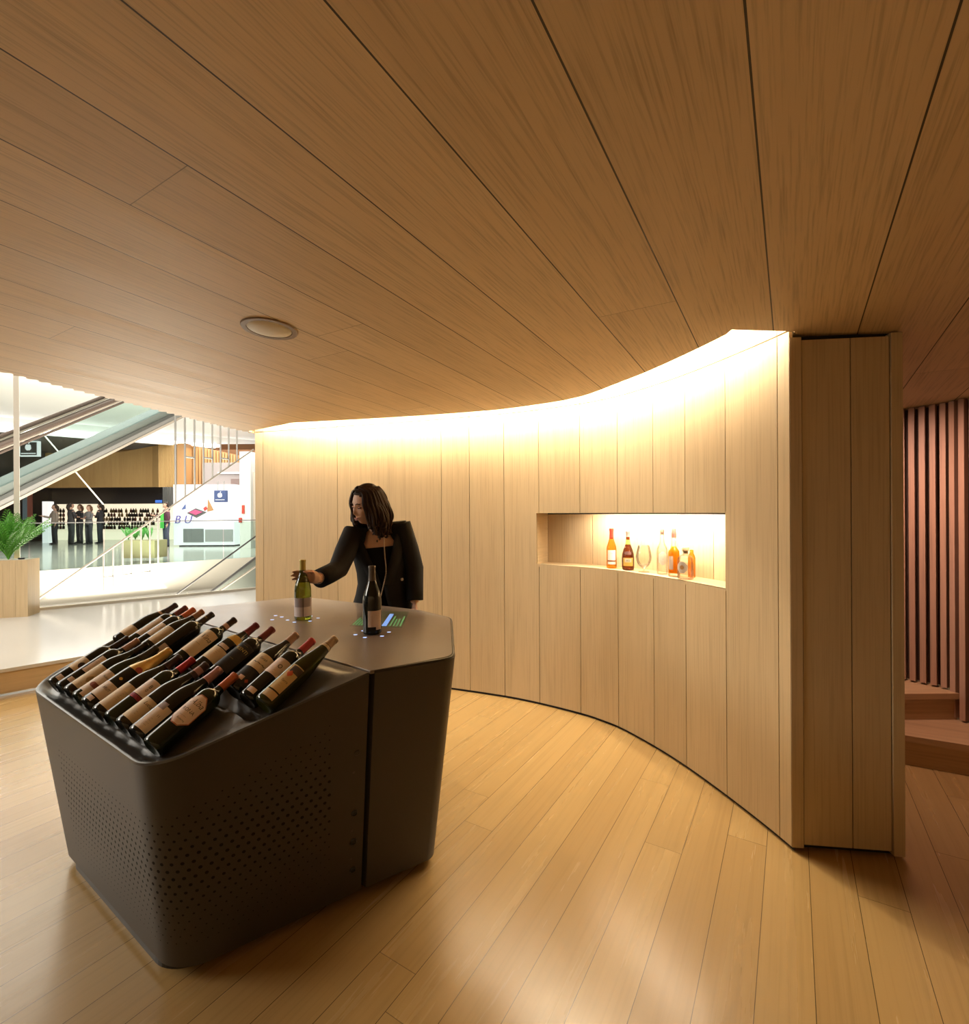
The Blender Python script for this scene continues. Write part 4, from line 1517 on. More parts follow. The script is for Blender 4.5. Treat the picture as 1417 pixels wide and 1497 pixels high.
# ---------------- woman behind the counter
WO = V3(-.63, 3.06, 0)
woman = empty('person', tuple(WO), 'woman in a black blazer with long beads reaching for the pale wine bottle', 'person')
def W(x, y, z): return V3(x, y, z) - WO
hips = V3(-.635, 3.07, .90)
head_c = V3(-.700, 2.955, 1.507)
HF = frame((-.66, -.72, -.30), (.20, .05, 1.0))
neck_b = V3(-.648, 3.02, 1.345)
shR, shL = V3(-.795, 2.975, 1.318), V3(-.503, 3.035, 1.355)
elR, wrR = V3(-.825, 2.79, 1.150), V3(-.868, 2.578, 1.120)
elL, wrL = V3(-.432, 3.045, 1.120), V3(-.425, 3.00, .915)
mb = MB()
mb.ellipsoid(head_c - WO, (.073, .092, .115), HF, 56, 44, fn=head_shape)
# ears
for sg in (-1, 1):
    mb.ellipsoid(head_c - WO + HF @ V3(sg * .072, -.012, -.012), (.010, .020, .030), HF, 12, 8)
nk = HF @ V3(0, -.020, -.075) + head_c
mb.tube([nk - WO, (nk * .5 + neck_b * .5) - WO, neck_b - WO, V3(-.645, 3.035, 1.29) - WO], [.050, .047, .052, .075], 18)
# chest and trunk (mostly under the clothes)
def ell(c, rx, ry, yaw, n=24, tilt=0.0):
    out = []
    cy_, sy_ = math.cos(yaw), math.sin(yaw)
    for k in range(n):
        a = 2 * math.pi * k / n
        x, y = rx * math.cos(a), ry * math.sin(a)
        out.append(V3(c[0] + x * cy_ - y * sy_, c[1] + x * sy_ + y * cy_, c[2] + x * tilt) - WO)
    return out
YAW = .20
mb.rings([ell((-.635, 3.07, .80), .135, .095, YAW), ell((-.635, 3.07, .92), .150, .105, YAW), ell((-.632, 3.065, 1.05), .115, .085, YAW), ell((-.638, 3.055, 1.18), .130, .095, YAW, tilt=.05),
          ell((-.645, 3.04, 1.27), .140, .085, YAW, tilt=.10), ell((-.648, 3.03, 1.335), .105, .058, YAW, tilt=.12), ell((-.648, 3.025, 1.36), .05, .045, YAW)])
for sh, el, wr in ((shR, elR, wrR), (shL, elL, wrL)):
    mb.tube([sh + V3(0, 0, .0) - WO, (sh * .5 + el * .5) - WO, el - WO, (el * .55 + wr * .45) - WO, wr - WO], [.046, .042, .036, .034, .025], 14)
for sg in (-1, 1):
    hx = -.635 + sg * .078
    mb.tube([V3(hx, 3.07, .86) - WO, V3(hx + sg * .008, 3.065, .66) - WO, V3(hx + sg * .010, 3.06, .47) - WO, V3(hx + sg * .01, 3.085, .30) - WO, V3(hx + sg * .01, 3.10, .09) - WO], [.082, .068, .050, .048, .032], 16)
    mb.tube([V3(hx + sg * .01, 3.11, .05) - WO, V3(hx + sg * .014, 3.02, .035) - WO, V3(hx + sg * .018, 2.94, .022) - WO], [.034, .032, .018], 12)
# right hand: behind the bottle neck, the fingers close round its far and left side
NECK = V3(PW.x, PW.y, 1.135)
pal0, pal1 = wrR, V3(-.882, 2.503, 1.138)
mb.tube([pal0 - WO, (pal0 * .45 + pal1 * .55) + V3(.004, .002, 0) - WO, pal1 - WO], [.024, .034, .033], 14, flat=((.55, .83, 0), .50))
fr = .0073
for i, (dz, ln) in enumerate(((.027, .042), (.009, .046), (-.009, .043), (-.026, .035))):
    root = pal1 + V3(-.006, -.002, dz)
    finger(mb, root - WO, [(-1, -.10, .03), (-.85, -.55, .0), (-.25, -1, 0)], [ln, ln * .60, ln * .48], fr if i < 3 else fr * .9)
finger(mb, V3(-.872, 2.530, 1.156) - WO, [(-.05, -1, .30), (-.22, -1, .10), (-.55, -1, .02)], [.036, .032, .022], .0090)
# left hand hanging, softly curled
pl0, pl1 = wrL, V3(-.425, 2.985, .835)
mb.tube([pl0 - WO, (pl0 * .5 + pl1 * .5) - WO, pl1 - WO], [.025, .036, .032], 14, flat=((.95, .3, 0), .50))
for i, (dy, ln) in enumerate(((-.026, .040), (-.009, .044), (.009, .041), (.025, .033))):
    finger(mb, pl1 + V3(.0, dy, .004) - WO, [(.03, -.02, -1), (-.30, 0, -1), (-.55, 0, -1)], [ln, ln * .62, ln * .5], .0082)
finger(mb, V3(-.432, 2.955, .885) - WO, [(-.2, -.6, -1), (-.25, -.2, -1), (-.25, -.05, -1)], [.036, .032, .025], .0098)
body_o = mb.build('body', SKIN, woman, smooth=True)
remesh(body_o, .0042, 2)
# face details
def fp(x, y, z): return head_c - WO + HF @ V3(x, y, z)
mb_b, mb_l, mb_e, mb_i = MB(), MB(), MB(), MB()
for sg in (-1, 1):
    mb_b.tube([fp(sg * .014, .088, .027), fp(sg * .028, .086, .033), fp(sg * .044, .074, .029)], [.0026, .0030, .0014], 6)
    mb_e.ellipsoid(fp(sg * .030, .0735, .008), (.0125, .008, .0058), HF, 14, 8)
    mb_i.tube([fp(sg * .017, .0785, .007), fp(sg * .030, .0835, .0045), fp(sg * .043, .0740, .006)], [.0012, .0022, .0014], 6)
mb_l.ellipsoid(fp(0, .0920, -.0565), (.0175, .006, .0032), HF, 16, 8)
mb_l.ellipsoid(fp(0, .0915, -.0660), (.0150, .006, .0038), HF, 16, 8)
mb_b.build('eyebrow', HAIR, woman, smooth=True)
mb_e.build('eyelid', plain('eyelid_skin', (.36, .17, .11), .5), woman, smooth=True)
mb_i.build('eyelash', HAIR, woman, smooth=True)
mb_l.build('lips', plain('lips', (.40, .17, .13), .5), woman, smooth=True)
# hair: cap with parting plus wavy locks that fall to the shoulders
random.seed(11)
mb = MB()
def cap_fn(p):
    x, y, z = p
    # open the face: pull the front below the hairline back into the head
    if y > .030 and z < .066 - .25 * abs(x):
        k = min(1.0, (y - .030) / .03)
        y = y - k * .065
    return Vector((x, y, z))
mb.ellipsoid(head_c - WO + HF @ V3(0, -.014, .012), (.083, .102, .116), HF, 40, 30, fn=cap_fn)
def spline(P, n=5):
    Q = [P[0] * 2 - P[1]] + P + [P[-1] * 2 - P[-2]]
    out = []
    for q in range(1, len(Q) - 2):
        for kk in range(n):
            t = kk / n
            a, b, c, d = Q[q - 1], Q[q], Q[q + 1], Q[q + 2]
            out.append(.5 * ((2 * b) + (c - a) * t + (2 * a - 5 * b + 4 * c - d) * t * t + (3 * b - a - 3 * c + d) * t ** 3))
    out.append(Q[-2])
    return out
for i in range(170):
    sg = -1 if i % 2 else 1
    f = random.random()                       # 0 at the brow, 1 at the nape
    ph = math.radians(38 + 118 * f)           # angle round the head from the face, seen from above
    sx_, cx_ = math.sin(ph) * sg, math.cos(ph)
    s0 = V3(.006 * sg, .072 - .165 * f, .122 - .055 * f ** 2 - (.022 if f < .2 else 0))
    rr_ = random.uniform(.99, 1.12)
    m0 = V3(sx_ * .066 * rr_, cx_ * .080 - .012, .088)
    m1 = V3(sx_ * .090 * rr_, cx_ * .100 * rr_ - .012, .020)
    fl = random.uniform(1.0, 1.34)
    m2 = V3(sx_ * .096 * fl, cx_ * .088 * fl - .022, -.055)
    m3 = V3(sx_ * .100 * fl, cx_ * .085 * fl - .028, -.105)
    ln = random.uniform(-.040, .030) + (.035 if f < .25 else 0)
    m4 = V3(sx_ * .088 * fl + random.uniform(-.02, .02), cx_ * .075 - .03 + random.uniform(-.02, .02), -.150 + ln)
    m5 = m4 + V3(sg * random.uniform(-.025, .035), random.uniform(-.02, .02), -.010 + random.uniform(0, .02))
    pts = spline([s0, m0, m1, m2, m3, m4, m5], 5)
    n_ = len(pts)
    wp = []
    amp = random.uniform(.005, .014); fq = random.uniform(2.2, 3.4); p0 = random.uniform(0, 6)
    for k_, v in enumerate(pts):
        t = k_ / (n_ - 1)
        wv = amp * max(0, t - .3) / .7
        v = v + V3(wv * math.sin(fq * t * 5 + p0), wv * math.cos(fq * t * 5 + p0), 0)
        w = head_c - WO + HF @ v
        drop = max(0.0, -.02 - v.z)
        w += (V3(0, 0, -1) - HF @ V3(0, 0, -1)) * drop * .85
        wp.append(w)
    r0 = random.uniform(.006, .0105)
    mb.tube(wp, [r0 * (.55 + .45 * math.sin(math.pi * min(1, .15 + .8 * k_ / (n_ - 1)))) * (1 if k_ < n_ - 3 else (n_ - k_) / 4) for k_ in range(n_)], 6)
mb.build('hair', HAIR, woman, smooth=True)

# top under the blazer
mb = MB()
mb.rings([ell((-.635, 3.065, .86), .142, .108, YAW), ell((-.632, 3.06, 1.0), .124, .096, YAW), ell((-.634, 3.055, 1.12), .128, .100, YAW, tilt=.03), ell((-.640, 3.045, 1.20), .138, .106, YAW, tilt=.06),
          ell((-.643, 3.045, 1.245), .140, .098, YAW, tilt=.08), ell((-.644, 3.050, 1.262), .136, .086, YAW, tilt=.08)], cap0=True, cap1=False)
mb.build('top', CLOTH_SOFT, woman, smooth=True)
# trousers and shoes
mb = MB()
mb.rings([ell((-.635, 3.07, .80), .150, .112, YAW), ell((-.635, 3.07, .90), .156, .114, YAW), ell((-.635, 3.068, .97), .140, .104, YAW)])
for sg in (-1, 1):
    hx = -.635 + sg * .078
    mb.tube([V3(hx, 3.07, .88) - WO, V3(hx + sg * .008, 3.065, .66) - WO, V3(hx + sg * .010, 3.065, .45) - WO, V3(hx + sg * .01, 3.09, .20) - WO, V3(hx + sg * .01, 3.095, .07) - WO], [.094, .084, .072, .070, .072], 20)
o = mb.build('trousers', CLOTH_SOFT, woman, smooth=True); remesh(o, .009, 2)
for sg in (-1, 1):
    hx = -.635 + sg * .088
    mb = MB(); mb.tube([V3(hx, 3.135, .045) - WO, V3(hx, 3.09, .050) - WO, V3(hx + sg * .006, 3.02, .040) - WO, V3(hx + sg * .010, 2.955, .030) - WO, V3(hx + sg * .011, 2.925, .022) - WO], [.030, .043, .041, .032, .012], 14)
    mb.v = [(x, y, max(z, .001)) for x, y, z in mb.v]
    mb.build('shoe', M['black'], woman, smooth=True)

# blazer: open-fronted shell with shoulders, two sleeves, lapels, button
def blz(z, cx, cy, rx, ry, gap, tilt=0.0, gs=0.0, n=40):
    """open ring: front gap (half width as angle) about the facing direction (-y turned by yaw)"""
    out = []
    a0 = -math.pi / 2 + gap + gs; a1 = -math.pi / 2 - gap + gs + 2 * math.pi
    cy_, sy_ = math.cos(YAW), math.sin(YAW)
    for k in range(n + 1):
        a = a0 + (a1 - a0) * k / n
        ca, sa = math.cos(a), math.sin(a)
        # squarer than an ellipse
        x = rx * math.copysign(abs(ca) ** .85, ca); y = ry * math.copysign(abs(sa) ** .85, sa)
        out.append(V3(cx + x * cy_ - y * sy_, cy + x * sy_ + y * cy_, z + x * tilt) - WO)
    return out
rows = [blz(.800, -.632, 3.07, .205, .150, .22), blz(.88, -.632, 3.07, .185, .140, .16), blz(.96, -.632, 3.065, .160, .125, .08), blz(1.03, -.632, 3.06, .146, .116, .03, .02), blz(1.10, -.634, 3.055, .148, .116, .14, .04),
        blz(1.17, -.638, 3.05, .158, .118, .28, .07), blz(1.24, -.643, 3.045, .168, .115, .40, .10), blz(1.29, -.647, 3.04, .172, .104, .48, .115), blz(1.325, -.650, 3.035, .168, .086, .60, .125),
        blz(1.352, -.650, 3.03, .135, .064, .80, .13), blz(1.372, -.650, 3.03, .085, .050, 1.05, .10)]
mb = MB(); mb.rings(rows, close=False)
for sh, el, wr, w0 in ((shR, elR, wrR, 1), (shL, elL, wrL, 0)):
    inn = sh.lerp(V3(-.648, 3.035, 1.29), .42)
    m1 = sh.lerp(el, .5); cuff = el.lerp(wr, .90)
    mb.tube([inn - WO, sh + V3(0, 0, .004) - WO, m1 + V3(0, 0, -.004) - WO, el + V3(0, 0, -.006) - WO, el.lerp(wr, .45) + V3(0, 0, -.008) - WO, cuff + V3(0, 0, -.006) - WO], [.062, .066, .060, .053, .050, .049], 20)
bl = mb.build('blazer', CLOTH_BLACK, woman, smooth=True)
s_ = bl.modifiers.new('solidify', 'SOLIDIFY'); s_.thickness = .006; s_.offset = 0
# shoulder pads as part of the blazer shape
mb = MB()
mb.tube([V3(-.685, 3.035, 1.345) - WO, V3(-.75, 3.01, 1.352) - WO, shR + V3(-.022, 0, .034) - WO], [.030, .036, .030], 12, flat=((0, 0, 1), .6))
mb.tube([V3(-.61, 3.035, 1.362) - WO, V3(-.55, 3.04, 1.383) - WO, shL + V3(.022, 0, .038) - WO], [.030, .038, .032], 12, flat=((0, 0, 1), .6))
mb.build('shoulder', CLOTH_BLACK, woman, smooth=True)
# lapels
for sg in (-1, 1):
    idx = 0 if sg > 0 else -1
    e = [r[idx] for r in rows[3:11]]
    e2 = [r[(4 if sg > 0 else -5)] for r in rows[3:11]]
    mb = MB()
    vs = []
    for k, (a, b) in enumerate(zip(e, e2)):
        t = k / 7
        wd = .25 + .75 * math.sin(math.pi * min(1, .15 + t * .75))
        o_ = V3(-.02, -.012, .0)
        vs += [a + V3(0, -.008, 0), a.lerp(b, .5 * wd) + V3(0, -.014, 0), a.lerp(b, wd) + V3(0, -.010, 0)]
    fs = []
    for k in range(7):
        fs += [(3 * k, 3 * k + 1, 3 * k + 4, 3 * k + 3), (3 * k + 1, 3 * k + 2, 3 * k + 5, 3 * k + 4)]
    mb.add(vs, fs)
    o = mb.build('lapel', CLOTH_BLACK, woman, smooth=True)
    s_ = o.modifiers.new('solidify', 'SOLIDIFY'); s_.thickness = .004; s_.offset = 1
mb = MB(); q = at(588, 847, 2.925) - WO
mb.ellipsoid(q, (.009, .003, .009), None, 14, 6)
mb.build('button', colmat('horn_button', (.40, .32, .26)), woman, smooth=True)
# long bead necklace and a small pendant
nck = [(.0, 0)]
NL = [at(561, 773, 2.985), at(561.5, 785, 2.955), at(562, 800, 2.935), at(563, 815, 2.925), at(564.5, 828, 2.92), at(564.5, 838, 2.92), at(562, 850, 2.925), at(559.5, 861, 2.93), at(557, 871, 2.935), at(552, 878, 2.935), at(548, 874, 2.94), at(544, 862, 2.94), at(541, 845, 2.945), at(539, 826, 2.95), at(538, 806, 2.965), at(541, 788, 2.985), at(547, 775, 3.0)]
mb = MB()
acc = 0.0
for a, b in zip(NL, NL[1:]):
    L_ = (b - a).length; k = max(1, int(L_ / .0085))
    for q in range(k):
        mb.ellipsoid(a.lerp(b, q / k) - WO, (.0038, .0038, .0038), None, 8, 6)
mb.build('necklace', plain('pale_beads', (.55, .45, .34), .3), woman, smooth=True)
mb = MB(); mb.ellipsoid(at(551.5, 791, 2.945) - WO, (.006, .003, .008), None, 10, 6)
mb.build('pendant', M['dark_steel'], woman, smooth=True)
mb = MB()
bw = elR.lerp(wrR, .985)
mb.tube([bw + V3(.029 * math.cos(a), 0, .029 * math.sin(a)) - WO for a in [2 * math.pi * k / 16 for k in range(17)]], .0022, 6)
mb.build('bracelet', colmat('horn_button', (.40, .32, .26)), woman, smooth=True)

# ================================================================== THE MALL OUTSIDE
def far_person(px, Y, h, yaw, shirt, legs, hair_c, label, pose=0, apron=None, group=None, foot_py=None):
    """a standing figure; yaw: facing direction in plan; pose 0 arms at side, 1 arms folded, 2 one arm forward"""
    p = at(px, 760, Y)
    mt_ = Matrix.Rotation(yaw, 4, 'Z'); mt_.translation = (p.x, p.y, MZ)
    e = empty('person', mat=mt_, label=label, cat='person', group=group)
    k = h / 1.68
    S = lambda x, y, z: V3(x * k, y * k, z * k)
    mb = MB()
    I = Matrix.Identity(3)
    mb.ellipsoid(S(0, .01, 1.56), (.072 * k, .090 * k, .112 * k), I, 24, 18, fn=lambda q: head_shape(q / k) * k)
    mb.tube([S(0, -.01, 1.50), S(0, -.012, 1.40)], [.05 * k, .055 * k], 10)
    def el2(z, rx, ry):
        return [S(rx * math.cos(2 * math.pi * q / 16), ry * math.sin(2 * math.pi * q / 16), z) for q in range(16)]
    mb.rings([el2(.82, .14, .10), el2(.95, .145, .10), el2(1.06, .12, .09), el2(1.22, .15, .10), el2(1.34, .165, .085), el2(1.40, .09, .06)])
    arms = []
    for sg in (-1, 1):
        sh = S(sg * .175, 0, 1.35)
        if pose == 1: el_, wr_ = S(sg * .21, .05, 1.10), S(-sg * .02, .17, 1.13 + .03 * sg)
        elif pose == 2 and sg == 1: el_, wr_ = S(.22, .10, 1.12), S(.20, .33, 1.18)
        else: el_, wr_ = S(sg * .225, -.01, 1.08), S(sg * .215, .05, .84)
        arms.append((sh, el_, wr_, sg))
        mb.tube([sh, (sh + el_) / 2, el_, (el_ + wr_) / 2, wr_], [.045 * k, .042 * k, .036 * k, .033 * k, .025 * k], 10)
        d = (wr_ - el_).normalized()
        pm = wr_ + d * .07 * k
        mb.tube([wr_, wr_ + d * .04 * k, pm], [.024 * k, .034 * k, .028 * k], 8)
        sd_ = d.cross(V3(0, 1, .2)).normalized() if abs(d.y) < .9 else V3(1, 0, 0)
        for q in range(4):
            mb.tube([pm + sd_ * (.012 * (q - 1.5)), pm + sd_ * (.013 * (q - 1.5)) + d * .04 * k, pm + sd_ * (.012 * (q - 1.5)) + d * .075 * k + V3(0, .012, 0)], [.008, .0075, .005], 6)
        mb.tube([wr_ + d * .02, wr_ + d * .05 + V3(0, .035, 0), wr_ + d * .085 + V3(0, .045, 0)], [.012, .010, .007], 6)
        hx = sg * .085
        mb.tube([S(hx, 0, .86), S(hx * 1.1, .01, .48), S(hx * 1.15, -.01, .09)], [.08 * k, .05 * k, .034 * k], 10)
    b = mb.build('body', SKIN, e, smooth=True); remesh(b, .013, 1)
    mb = MB()
    mb.rings([el2(.86, .165, .12), el2(.96, .158, .115), el2(1.06, .138, .104), el2(1.22, .168, .116), el2(1.35, .180, .096), el2(1.405, .10, .07)])
    for sh, el_, wr_, sg in arms:
        mb.tube([sh * .97, (sh + el_) / 2, el_, el_.lerp(wr_, .85)], [.058 * k, .054 * k, .047 * k, .042 * k], 10)
    mb.build('shirt', colmat('cloth', shirt, .85), e, smooth=True)
    mb = MB()
    mb.rings([el2(.80, .158, .118), el2(.92, .160, .116)])
    for sg in (-1, 1):
        hx = sg * .085
        mb.tube([S(hx, 0, .90), S(hx * 1.1, .01, .48), S(hx * 1.15, -.01, .05)], [.092 * k, .068 * k, .062 * k], 12)
    mb.build('trousers', colmat('cloth', legs, .85), e, smooth=True)
    mb = MB()
    mb.ellipsoid(S(0, -.014, 1.585), (.084 * k, .098 * k, .110 * k), I, 20, 14, fn=lambda q: V3(q.x, q.y - (.05 if (q.y > .03 and q.z < .045) else 0), q.z))
    if pose != 3:
        mb.tube([S(0, -.085, 1.60), S(0, -.105, 1.48), S(0, -.09, 1.36)], [.055 * k, .062 * k, .03 * k], 12)
    mb.build('hair', colmat('hair', hair_c, .45), e, smooth=True)
    for sg in (-1, 1):
        mb = MB(); mb.tube([S(sg * .097, -.06, .03), S(sg * .10, .04, .035), S(sg * .105, .16, .022)], [.034, .038, .016], 10)
        mb.v = [(x, y, max(z, .0)) for x, y, z in mb.v]
        mb.build('shoe', M['black'], e, smooth=True)
    if apron:
        mb = MB()
        pts = [(-.12, 1.28), (.12, 1.28), (.15, 1.05), (.17, .70), (-.17, .70), (-.15, 1.05)]
        vs = [S(x, .128 if z > 1.1 else .135, z) for x, z in pts] + [S(x, .136 if z > 1.1 else .143, z) for x, z in pts]
        mb.add(vs, [tuple(range(6)), tuple(range(11, 5, -1))] + [(i, (i + 1) % 6, 6 + (i + 1) % 6, 6 + i) for i in range(6)])
        mb.build('apron', colmat('cloth', apron, .8), e)
    return e


GRP_P = 'people standing in front of the far wine shelves'
far_person(80, 20.6, 1.66, 2.6, (.42, .36, .30), (.05, .05, .06), (.05, .03, .02), 'person in striped pale top standing apart, leftmost before the far wine shelves', 2, group=GRP_P)
far_person(104, 20.3, 1.72, -.5, (.05, .05, .055), (.05, .055, .06), (.03, .02, .015), 'person in dark clothes with dark hair, at the left of the close foursome', 1, group=GRP_P)
far_person(116.5, 21.35, 1.66, 2.8, (.035, .035, .04), (.10, .10, .11), (.10, .045, .02), 'person with reddish hair in a black top, second in the close foursome', 1, group=GRP_P)
far_person(130, 20.5, 1.62, 2.9, (.20, .20, .20), (.06, .06, .07), (.16, .08, .04), 'person with fair-brown hair in grey top, third in the close foursome', 1, group=GRP_P)
far_person(146.5, 21.1, 1.70, 1.9, (.03, .03, .035), (.05, .055, .065), (.025, .015, .01), 'person in black facing the others, rightmost of the close foursome', 1, group=GRP_P)
far_person(243, 18.6, 1.68, 2.5, (.10, .04, .06), (.08, .09, .14), (.03, .02, .015), 'person in a plum top and bright green apron beside the white store', 2, apron=(.10, .62, .10))

# ---- far floor, slab edge and lower landing of the atrium
MX = Vector((.72, .69))
E0, E1 = Vector((-9.9, 10.8)) - MX * 9, Vector((-9.9, 10.8)) + MX * 12
kx = Vector((-.69, .72))
mb = MB()
q = [E0, E1, E1 + kx * 22, E0 + kx * 22]
mb.prism([(p.x, p.y) for p in q], MZ - .85, MZ)
struct(mb.build('floor_far_side', plain('pale_stone_floor', (.50, .48, .43), .12, spec=.6, noise=.03)))
mb = MB()
q = [GL0 - kx * .0, GL1, GL1 + kx * 8, GL0 + kx * 8]
mb.prism([(p.x, p.y) for p in q], -.9, -.55)
struct(mb.build('floor_lower', M['white_gloss']))
# slab of the floor above, pale soffit with a bright cove line at its edge
mb = MB()
U0, U1 = Vector((-22.0, 11.2)), Vector((-2.0, 30.5))
ud = (U1 - U0).normalized(); un = Vector((-ud.y, ud.x))
mb.prism([(p.x, p.y) for p in (U0 - un * 26, U1 - un * 26, U1, U0)], 4.75, 5.0)
struct(mb.build('ceiling_mall', M['white']))
mb = MB()
mb.prism([(p.x, p.y) for p in (U0, U1, U1 + un * .12, U0 + un * .12)], 4.25, 4.75)
struct(mb.build('trim_4', M['white']))
mb = MB()
mb.prism([(p.x, p.y) for p in (U0 - un * .12, U1 - un * .12, U1 - un * .02, U0 - un * .02)], 4.30, 4.42)
tag(mb.build('cove_light_line', M['glow']), 'long bright line of light along the edge of the mall ceiling', 'light')
mb = MB()
mb.prism([(p.x, p.y) for p in (U0 + un * .12, U1 + un * .12, U1 + un * 12, U0 + un * 12)], 4.45, 4.55)
struct(mb.build('ceiling_far_side', M['grey']))
mb = MB()
mb.prism([(p.x, p.y) for p in (Vector((-30, 26)), Vector((4, 40)), Vector((4, 40.3)), Vector((-30, 26.3)))], 0, 6)
struct(mb.build('wall_north', M['white']))
mb = MB(); mb.box((-16, -2.6, 2.4), (.2, 30, 5.0)); struct(mb.build('wall_west', M['white']))

def at_box(mb, px0, px1, py0, py1, Y, depth, yaw=0.0, **kw):
    a, b = at(px0, py1, Y), at(px1, py0, Y)
    c = ((a.x + b.x) / 2, Y + depth / 2, (a.z + b.z) / 2)
    mb.box(c, (abs(b.x - a.x), depth, abs(b.z - a.z)), yaw, **kw)
    return c


# ---- far wine shop: lit back wall with shelves, wooden fascia, dark bulkhead
shop = empty('wine_shop', tuple(at(150, 800, 24.0)), 'far wine shop with curved pale wood fascia and backlit bottle wall', 'shop')
SO = shop.location.copy()
def spart(name, mb, mat):
    mb.v = [(x - SO.x, y - SO.y, z - SO.z) for x, y, z in mb.v]
    return mb.build(name, mat, shop)
mb = MB(); at_box(mb, 64, 262, 733, 800, 24.0, .2); spart('back_wall', mb, M['glow_warm'])
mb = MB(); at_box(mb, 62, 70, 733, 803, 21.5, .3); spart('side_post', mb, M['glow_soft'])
mb = MB(); at_box(mb, 60, 245, 712, 737, 22.8, .5); spart('bulkhead', mb, M['dark'])
# curved fascia
mb = MB()
fpath = []
for i in range(41):
    t = i / 40
    px = 66 + (262 - 66) * t
    Y = 21.6 + (0.0 if t < .8 else -1.3 * math.sin((t - .8) / .2 * math.pi / 2))
    fpath.append((px, Y, 662 - (0 if t < .45 else 14 * sstep(.45, 1, t)), 713 - 1.5 * t))
vs, fs, uv = [], [], []
for px, Y, y0, y1 in fpath:
    a, b = at(px, y0, Y), at(px, y1, Y); vs += [b, a, V3(b.x, b.y + .3, b.z), V3(a.x, a.y + .3, a.z)]
for i in range(40):
    k = 4 * i
    fs += [(k, k + 4, k + 5, k + 1), (k + 1, k + 5, k + 7, k + 3), (k, k + 2, k + 6, k + 4)]
    o_ = 10. * (i + 950) + .1
    uv += [[(o_, 0), (o_ + .15, 0), (o_ + .15, 1.7), (o_, 1.7)], [(o_, 0)] * 4, [(o_, 0)] * 4]
mb.add(vs, fs, uv); spart('fascia', mb, M['fascia'])
mb = MB(); at_box(mb, 150, 243, 636, 662, 23.0, .3, uvo=777.); spart('upper_band', mb, M['fascia'])
mb = MB()
for i in range(13): at_box(mb, 232 + i * 2.1, 233.2 + i * 2.1, 648, 712, 20.2, .05, uvo=10. * i)
spart('fin_row', mb, M['fascia'])
mb = MB(); mb.v = []
for i in range(8): at_box(mb, 238 + i * 2.2 + i * .0, 239.6 + i * 2.2, 712, 742 - i * .6, 20.0, .08)
spart('mirror_fin', mb, M['steel'])
mb = MB(); at_box(mb, 227, 236, 731, 735, 22.6, .05); spart('blue_sign', mb, plain('blue_sign_face', (.05, .15, .6), .4, emit=(.1, .3, 1.0), estr=.6))
rows_y = (748, 754, 760, 766, 772)
for ry in rows_y:
    mb = MB(); at_box(mb, 66, 236, ry + 1.6, ry + 2.6, 23.75, .22); spart('shelf', mb, M['oak_pale'])

bprof = [(.0005, 0), (.042, 0), (.042, .17), (.034, .20), (.016, .225), (.015, .29), (.0005, .30)]
bm_me = {}
for nm, c in (('a', (.02, .018, .015)), ('b', (.10, .03, .02)), ('c', (.22, .16, .07))):
    bm_me[nm] = MB().lathe(bprof, 8).mesh('far_bottle', colmat('far_bottle', c, .2), True)
random.seed(3)
for ri, ry in enumerate(rows_y):
    px = 152.0
    while px < 233 - (0 if ri < 3 else 8 * (ri - 2)):
        p = at(px, ry + 1.5, 23.86)
        o = link('wine_bottle', bm_me[random.choice('aaabc')])
        o.location = p; o.scale = (1.25, 1.25, .72)
        tag(o, 'small wine bottle standing on the long shelves of the far backlit wine shop', 'wine bottle', 'bottles on the far shop shelves')
        px += random.choice((3.6, 3.6, 4.2, 7.0))
    px = 71.0
    while px < 96:
        p = at(px, ry + 1.5, 23.86)
        o = link('wine_bottle', bm_me[random.choice('aaabc')])
        o.location = p; o.scale = (1.25, 1.25, .72)
        tag(o, 'small wine bottle on the far shelves behind the person standing apart', 'wine bottle', 'bottles at the left end of the far shop shelves')
        px += 4.4

# ---- slatted wooden facade right of it
fac = empty('slatted_facade', tuple(at(308, 735, 21)), 'orange-brown slatted timber facade hanging behind the white posts', 'facade')
SO = fac.location.copy(); shop_keep = shop; shop = fac
mb = MB(); at_box(mb, 256, 372, 649, 745, 21.3, .1); spart('backing', mb, colmat('facade_backing', (.20, .09, .035), .7))
mb = MB(); at_box(mb, 256, 272, 648, 742, 20.2, .4, uvo=331.); spart('end_panel', mb, colmat('facade_end', (.50, .27, .11), .55))
fm_ = colmat('facade_slat', (.55, .31, .13), .55)
for i in range(18):
    mb = MB(); at_box(mb, 273 + i * 4.6 - .02 * i * i, 275.4 + i * 4.6 - .02 * i * i, 650 + i * .9, 740, 20.6 + .02 * i, .12)
    spart('slat', mb, fm_)

# ---- dark stores at the left, with hanging logo signs
ds = empty('dark_store', tuple(at(40, 800, 23)), 'dark fronted store with posters behind the escalator', 'shop')
SO = ds.location.copy(); shop = ds
mb = MB(); at_box(mb, -160, 62, 625, 802, 23.5, .3); spart('front_wall', mb, M['grey'])
mb = MB(); at_box(mb, -160, 62, 700, 790, 23.2, .2); spart('shop_window', mb, M['dark'])
mb = MB(); at_box(mb, 33, 39, 706, 760, 22.8, .1); spart('poster', mb, colmat('poster_blue', (.35, .50, .62)))
mb = MB(); at_box(mb, 40, 46, 700, 760, 22.8, .1); spart('poster', mb, colmat('poster_red', (.60, .22, .17)))
mb = MB(); at_box(mb, 48, 70, 698, 760, 22.6, .4); spart('dark_column', mb, M['black'])
mb = MB(); at_box(mb, 5, 24, 715, 722, 22.8, .1); spart('window_light', mb, M['glow_soft'])


